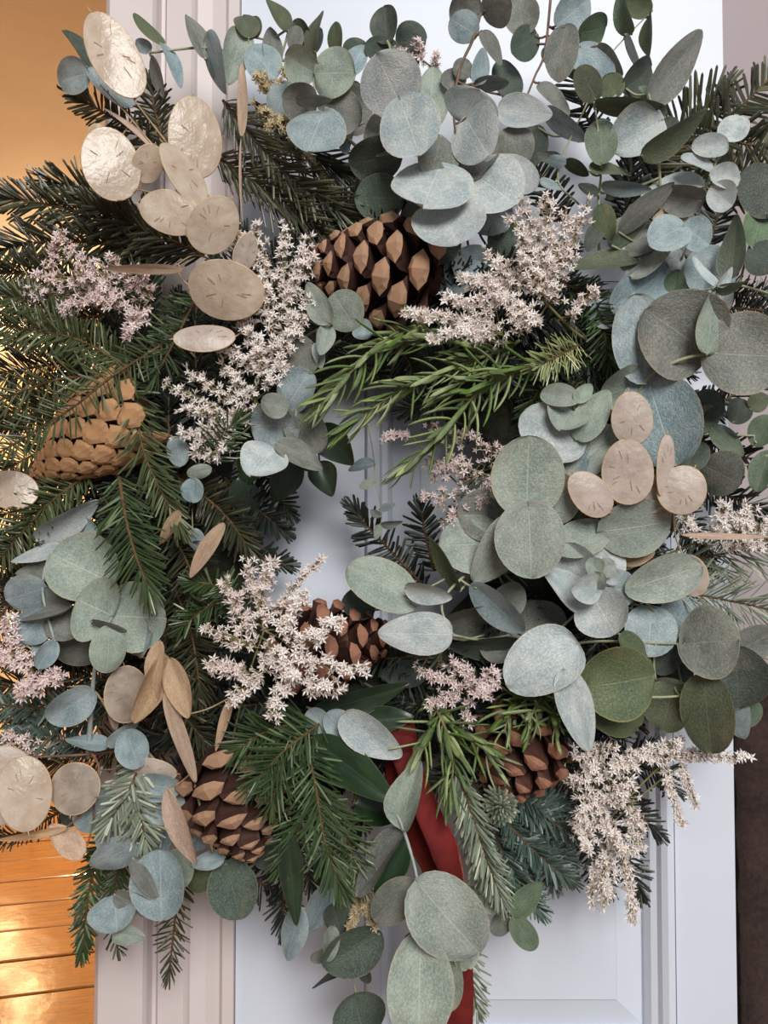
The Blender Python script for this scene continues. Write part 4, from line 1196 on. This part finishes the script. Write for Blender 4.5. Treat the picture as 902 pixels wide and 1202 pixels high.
euc('glossy green laurel leaves hanging below the fir frond', [[(360, 930, 5.5), (365, 980, 6.4), (400, 1000, 6.4)], [(400, 1000, 6.4), (440, 985, 7)]], '''
338 976 348 1088 30 L 10.9 . 12
474 980 440 1054 36 L 8.6
380 1000 392 1056 34 L 7
''', 8, 1.6, M_STEM_F, 'laurel_sprig', 'laurel')
euc('dark pointed laurel leaves at the upper left rim of the hole', [[(360, 480, 5), (372, 520, 6), (376, 545, 6)], [(360, 480, 5), (330, 530, 5.6)]], '''
374 500 414 546 42 L 7
372 542 390 580 36 L 6.6
350 540 318 590 40 L 6
300 520 290 570 40 L 6
280 560 300 620 36 L 5.6
''', 6.5, 1.6, M_STEM_F, 'laurel_sprig', 'laurel')

# ------------------------------------------------------------------ honesty
honesty('honesty stem with pearly pods at the upper left', [[(300, 300, 8), (255, 240, 9), (192, 184, 9.6), (150, 135, 9.4), (118, 100, 9)], [(225, 205, 9), (190, 160, 9.6), (157, 117, 10)], [(280, 280, 8.6), (232, 240, 9.6), (160, 222, 9.8)]], '''
134 65 112 56 -118 p 10.4 0.6 10
130 192 88 66 -100 p 10.4 0.5 8
116 158 26 24 -110 p 9.8
174 192 46 34 -70 p 9.6
229 161 96 62 -92 p 9.8 0.6 12
215 204 86 34 -122 p 10.6 0.8 40
200 249 74 50 -165 p 10.8 0.4 10
251 264 70 56 -55 p 10.6 0.4 10
''', '''
190 184 120 110 7 t 9.6
''', 10, 1.5)
honesty('honesty pods lying flat over the florets left of the brown cone', [[(300, 360, 8), (285, 310, 8.8), (278, 270, 9)], [(285, 330, 8.6), (235, 300, 9.4), (205, 312, 9.8)], [(300, 380, 8.6), (275, 396, 9.6)]], '''
266 341 90 68 8 p 11 0.6 10
240 397 72 30 178 r 10.8 0.4 30
288 296 46 26 -70 r 10 0.4 30
''', '''
215 316 121 314 13 t 11
283 160 292 68 14 t 9.6
283 162 278 262 3 t 9.4
''', 10, 1.3)
honesty('single honesty pod at the left edge behind the fir needles', [[(60, 610, 6), (40, 595, 8), (20, 585, 9)]], '''
12 575 66 44 -170 p 9.6 0.4 10
''', '', 9, 1.2)
honesty('honesty pods with grey membranes at the lower left edge', [[(150, 880, 7), (96, 886, 8.6), (40, 888, 9), (10, 884, 8.6)], [(105, 880, 8.4), (116, 900, 9.4), (112, 930, 9.6)]], '''
29 932 88 58 85 p 11.6 0.6 8
88 926 62 54 100 k 10.4 0.4 12
2 922 92 72 90 r 10.2 0.5 8
178 904 60 24 8 r 9.4 0.3 30
''', '''
98 1006 58 968 30 t 10.4
78 972 -8 992 10 t 10.8
''', 10, 1.8, M_STEM_R)
honesty('straw-coloured honesty valves and a grey pod at the left', [[(250, 1000, 8), (228, 920, 9.4), (205, 830, 10), (180, 780, 10), (150, 765, 9.4)], [(140, 858, 8.6), (110, 810, 9.4), (80, 806, 9)]], '''
149 815 66 50 -95 k 10.4 0.4 10
''', '''
188 752 174 828 22 t 11.8
194 768 158 850 32 t 11.4
198 772 224 842 30 t 11.2
194 814 232 918 20 t 11.6
272 818 255 882 12 t 10
196 926 222 1024 24 t 11.4
264 614 220 678 20 t 10.6
210 598 190 642 16 t 10
130 820 138 858 14 t 10.2
''', 10, 1.6)
honesty('peach honesty pods among the blue leaves at right', [[(720, 640, 8), (735, 600, 9.6), (742, 545, 10.4), (740, 515, 10.4)], [(735, 605, 9.6), (770, 600, 10), (790, 595, 10)]], '''
742 491 62 46 -95 r 11.8 0.4 8
737 554 76 58 -95 r 12 0.4 8
693 580 62 42 -135 r 11.8 0.4 12
781 547 72 18 -85 r 12 0.4 40
801 575 58 54 -60 r 12 0.4 8
766 580 44 32 -90 r 11 0.4 10
811 676 50 38 70 r 9.6 0.4 10
''', '''
800 628 902 634 8 t 9
''', 10, 1.3)
# ------------------------------------------------------------------ red velvet ribbon
M_VELVET = mat('red_velvet', (96, 28, 28), 0.75, 0.15); t = NT(M_VELVET)
co = t.n('ShaderNodeTexCoord').outputs['Object']; n1 = t.noise(co, 50, 3)
t.put(t.b.inputs['Base Color'], t.mix(t.ramp(n1, 0.35, 0.7), lin((112, 36, 33)), lin((78, 22, 22))))
t.b.inputs['Sheen Weight'].default_value = 0.8; t.b.inputs['Sheen Roughness'].default_value = 0.35; t.put(t.b.inputs['Sheen Tint'], lin((220, 110, 96)))
t.bump(t.noise(co, 900, 2), 0.3)
ribbon = thing('velvet_ribbon', 'dark red velvet ribbon hanging from the bottom of the wreath', 'ribbon', P(470, 870, 8))
def tail(pts):
    """pts: x y width depth angle of the band about its run"""
    mb = MB(); a = [P(x, y, d) for x, y, wd, d, an in pts]; c = smooth_poly(a, 8); n = len(c); rows = []
    for i, p in enumerate(c):
        f = i / (n - 1) * (len(pts) - 1); k = min(int(f), len(pts) - 2); u = f - k
        wd = (pts[k][2] * (1-u) + pts[k+1][2] * u) * S(8); an = R(pts[k][4] * (1-u) + pts[k+1][4] * u)
        tg = (c[min(i+1, n-1)] - c[max(i-1, 0)]).normalized(); nn = (CAM - p).normalized(); sd = tg.cross(nn).normalized(); n2 = sd.cross(tg)
        s2 = sd * math.cos(an) + n2 * math.sin(an); n3 = s2.cross(tg)
        row = []
        for side in (1, -1):
            for j in range(7):
                v = -1 + 2 * j / 6; v = v * side
                row.append(mb.vert(p + s2 * (wd * 0.5 * v) + n3 * (0.0009 * side + 0.08 * wd * (1 - v * v))))
        rows.append(row)
    for i in range(n - 1):
        for j in range(14): mb.face([rows[i][j], rows[i][(j+1) % 14], rows[i+1][(j+1) % 14], rows[i+1][j]])
    mb.face(rows[0]); mb.face(rows[-1][::-1])
    link('tail', mb.mesh('tail', M_VELVET), ribbon)
tail([(468, 850, 38, 8.0, 10), (480, 900, 30, 8.8, 20), (503, 955, 32, 9.4, 30), (523, 1000, 34, 9.4, 25), (538, 1050, 26, 8.6, 50), (541, 1110, 26, 8.0, 35), (538, 1160, 36, 8, 10), (534, 1225, 40, 8, 5)])
tail([(470, 860, 36, 7.0, -10), (474, 920, 40, 7.2, -15), (492, 975, 44, 7.4, -25), (510, 1020, 34, 7.2, -35), (526, 1080, 30, 6.8, -40), (530, 1150, 30, 6.8, -30), (528, 1225, 30, 6.8, -20)])

# ------------------------------------------------------------------ rosemary
rosemary('bright rosemary sprig whose tip points left under the brown cone', [[(500, 380, 8), (481, 388, 9.2), (446, 403, 10), (416, 433, 10.6), (372, 478, 10.8)]], 54)
rosemary('middle rosemary sprig crossing the top of the hole', [[(610, 400, 7.5), (592, 410, 8.2), (540, 428, 9.4), (500, 445, 10.2), (473, 456, 10.6), (440, 478, 11), (402, 506, 11)], [(590, 412, 8), (540, 400, 9), (505, 395, 9.4), (470, 405, 9.6)]], 54)
rosemary('lower rosemary sprig hanging into the top of the hole', [[(640, 425, 8), (600, 438, 9), (562, 460, 10), (534, 492, 10.8), (502, 526, 11), (472, 552, 10.8)], [(600, 438, 9), (560, 440, 9.6), (520, 462, 10)]], 54)
rosemary('bushy rosemary tip above the russet cone', [[(650, 800, 6.5), (630, 828, 9), (620, 850, 10.4)], [(650, 815, 6.5), (650, 835, 9), (655, 855, 10)], [(620, 800, 6.5), (600, 835, 8.6), (592, 860, 9.4)]], 44, 5.5, ang=(35, 80), thick=1.1)
rosemary('rosemary sprig hanging right of the ribbon top', [[(500, 815, 6.5), (520, 848, 9), (532, 890, 10.4), (528, 935, 10.6)], [(515, 840, 8), (500, 865, 9), (492, 885, 9.4)], [(520, 848, 8), (560, 870, 9.6), (580, 895, 10)]], 50, 7.0, thick=1.0)

# ------------------------------------------------------------------ sea lavender
spray('pinkish sea lavender spray at the upper left above the green fir', [(230, 420, 6), (180, 370, 7.4), (120, 330, 8.4)], '''
175 350 125 300 9 22
130 330 80 292 9.2 24
120 345 40 320 9.4 26
90 350 30 345 9 16
140 345 90 320 9.8 24
150 360 110 350 9.8 24
165 365 150 395 9.6 20
120 350 70 362 9.4 20
60 320 72 270 8.6 12
170 340 165 315 9 12
''', 'p', 6.0)
spray('dense white sea lavender between honesty pods and the brown cone', [(370, 480, 6), (340, 400, 7.6), (320, 340, 8.4)], '''
320 350 290 280 9 22
330 350 335 265 9 24
340 350 360 280 9 20
330 380 350 320 9.4 26
320 390 310 320 9.4 24
300 400 270 350 8.6 18
330 420 345 370 9.4 24
310 430 290 380 9.4 24
290 300 268 258 8 12
310 320 300 265 8.8 18
350 330 368 300 8.8 16
345 400 366 350 9.2 20
300 360 280 310 8.6 16
335 440 318 400 9.2 20
''', 'w', 6.0)
spray('greyish sea lavender spray left of the blue-grey leaves', [(340, 520, 6), (300, 470, 7.4), (270, 440, 8)], '''
300 470 260 430 9 24
290 480 220 440 9 24
280 490 190 450 9 18
270 490 215 480 9 22
280 500 210 510 8.8 20
310 440 250 400 9 22
320 450 300 410 9.4 24
250 500 230 535 8.6 14
270 520 240 540 8.4 12
''', 'w', 6.0)
spray('yellowed dry flower spray at the top between fir and eucalyptus', [(420, 260, 4.4), (370, 190, 5), (320, 110, 5.4)], '''
330 130 305 85 6.2 16 7
340 150 300 125 6.2 18 7
360 170 330 150 6 12 7
310 105 330 95 6 10 6
380 210 350 175 6 10 6
320 110 300 90 6.6 16 8
345 140 315 150 6.6 16 8
350 110 330 80 6 10 7
''', 'y', 5.4, spread=10)
spray('small pink flower cluster behind the top centre eucalyptus', [(560, 120, 5), (515, 85, 6), (485, 62, 6.4)], '''
490 72 462 58 7 14 6
495 70 490 48 7 12 6
510 80 512 62 7 9 5
''', 'p', 5.2)
spray('large white sea lavender spray at upper right of the rosemary', [(690, 400, 7), (670, 385, 8), (620, 340, 9), (580, 350, 9)], '''
560 380 475 368 10.6 34 9
570 375 505 400 10.6 30 9
580 365 520 350 10.4 28
600 350 540 325 10.2 30
620 340 570 300 10.2 28
640 330 600 255 10 30
650 320 640 230 10 28
660 320 690 240 9.8 22
640 350 610 300 10.4 30
620 370 580 340 10.6 30
670 370 700 340 9.6 14
610 385 620 375 10 12
660 330 665 250 9.6 22
640 300 610 235 9.6 22
600 330 560 330 10 22
590 390 545 395 10.4 22
650 350 640 300 10.2 24
630 380 600 370 10.4 22
''', 'w', 6.2, None, 1.9)
spray('pink-brown sea lavender below the rosemary at the hole', [(620, 520, 5.6), (580, 555, 6.6), (540, 570, 7)], '''
590 540 540 505 8 18
580 560 500 540 8 20
570 580 490 585 8 22
580 585 520 610 8 22
590 560 560 590 8.2 24
480 510 448 515 8 12 6
540 520 505 500 7.6 14
540 540 510 560 8.2 20
''', 'p', 5.6)
spray('starry white sea lavender spray in front of the cone below the hole', [(270, 880, 6.5), (290, 800, 9), (310, 740, 10.4)], '''
310 730 380 652 11 22 7
300 730 320 655 10.8 26
290 740 265 680 10.6 22
300 760 238 735 10.8 22
290 790 245 780 10.6 24
320 770 270 830 11 24
340 780 320 842 11 26
350 775 430 790 11.4 26
345 760 400 730 11.4 28
330 740 360 695 11.4 28
320 760 350 800 11.4 28
300 700 290 660 10.4 16
360 800 400 812 11.2 16
''', 'w', 6.6)
spray('pink sea lavender spray cut by the left edge of the picture', [(90, 860, 6.6), (50, 800, 8.6), (20, 770, 9.2)], '''
40 790 5 730 10.4 26
50 800 72 790 10.4 18
40 800 25 815 10.4 20
30 780 -5 770 10.4 24
20 760 20 725 10.2 14
''', 'p', 6.4)
spray('brown-pink sea lavender tuft under the silver leaves at bottom centre', [(600, 800, 5.6), (560, 800, 7), (530, 805, 7.6)], '''
540 805 490 785 9 20
560 800 530 775 9 18
560 805 585 790 9 18
540 810 505 830 9 18
550 820 545 850 9 12
580 800 560 815 9.2 22
''', 'p', 5.6)
spray('long loose sea lavender spray trailing at the lower right over the bare door', [(650, 910, 6), (690, 940, 7.2), (720, 965, 7.6), (740, 1010, 7.6)], '''
700 920 760 880 8.6 26
720 900 800 868 8.6 28
760 890 850 880 8.6 22 7
790 890 884 888 8.6 18 6
800 900 818 945 8.4 12 6
780 900 800 970 8.2 16 6
700 950 740 920 8.6 28
700 960 735 1000 8.6 30
710 990 712 1060 8.6 26
730 1000 745 1082 8.4 24 7
690 930 680 970 8.6 20
740 940 750 1000 8.4 24
700 1010 695 1060 8.4 16 7
670 890 720 875 8.4 18
670 920 700 900 8.2 18
680 960 690 1000 8.2 16
''', 'w', 5.8, dens=3.2)
spray('white sea lavender spray at the right edge below the peach pods', [(760, 660, 6), (810, 640, 7), (850, 625, 7.4)], '''
820 635 800 600 8.2 14
840 630 850 592 8.2 22
860 625 880 595 8.2 22
870 625 915 610 8 20
850 640 900 640 8 18
880 640 915 630 8 12
''', 'w', 5.8)
spray('shrivelled beige flower tuft above the bottom dark green leaf', [(430, 1010, 6), (425, 1050, 7), (418, 1080, 7.4)], '''
425 1050 410 1090 8.4 20 8
430 1055 440 1090 8.4 20 8
425 1045 430 1065 8.4 16 8
''', 'y', 5.2)
spray('faded pink flower tuft at the left edge above the grey honesty pods', [(80, 900, 5), (40, 880, 6.6)], '''
45 880 5 862 7.4 14
40 885 10 890 7.4 10
''', 'p', 5.4)
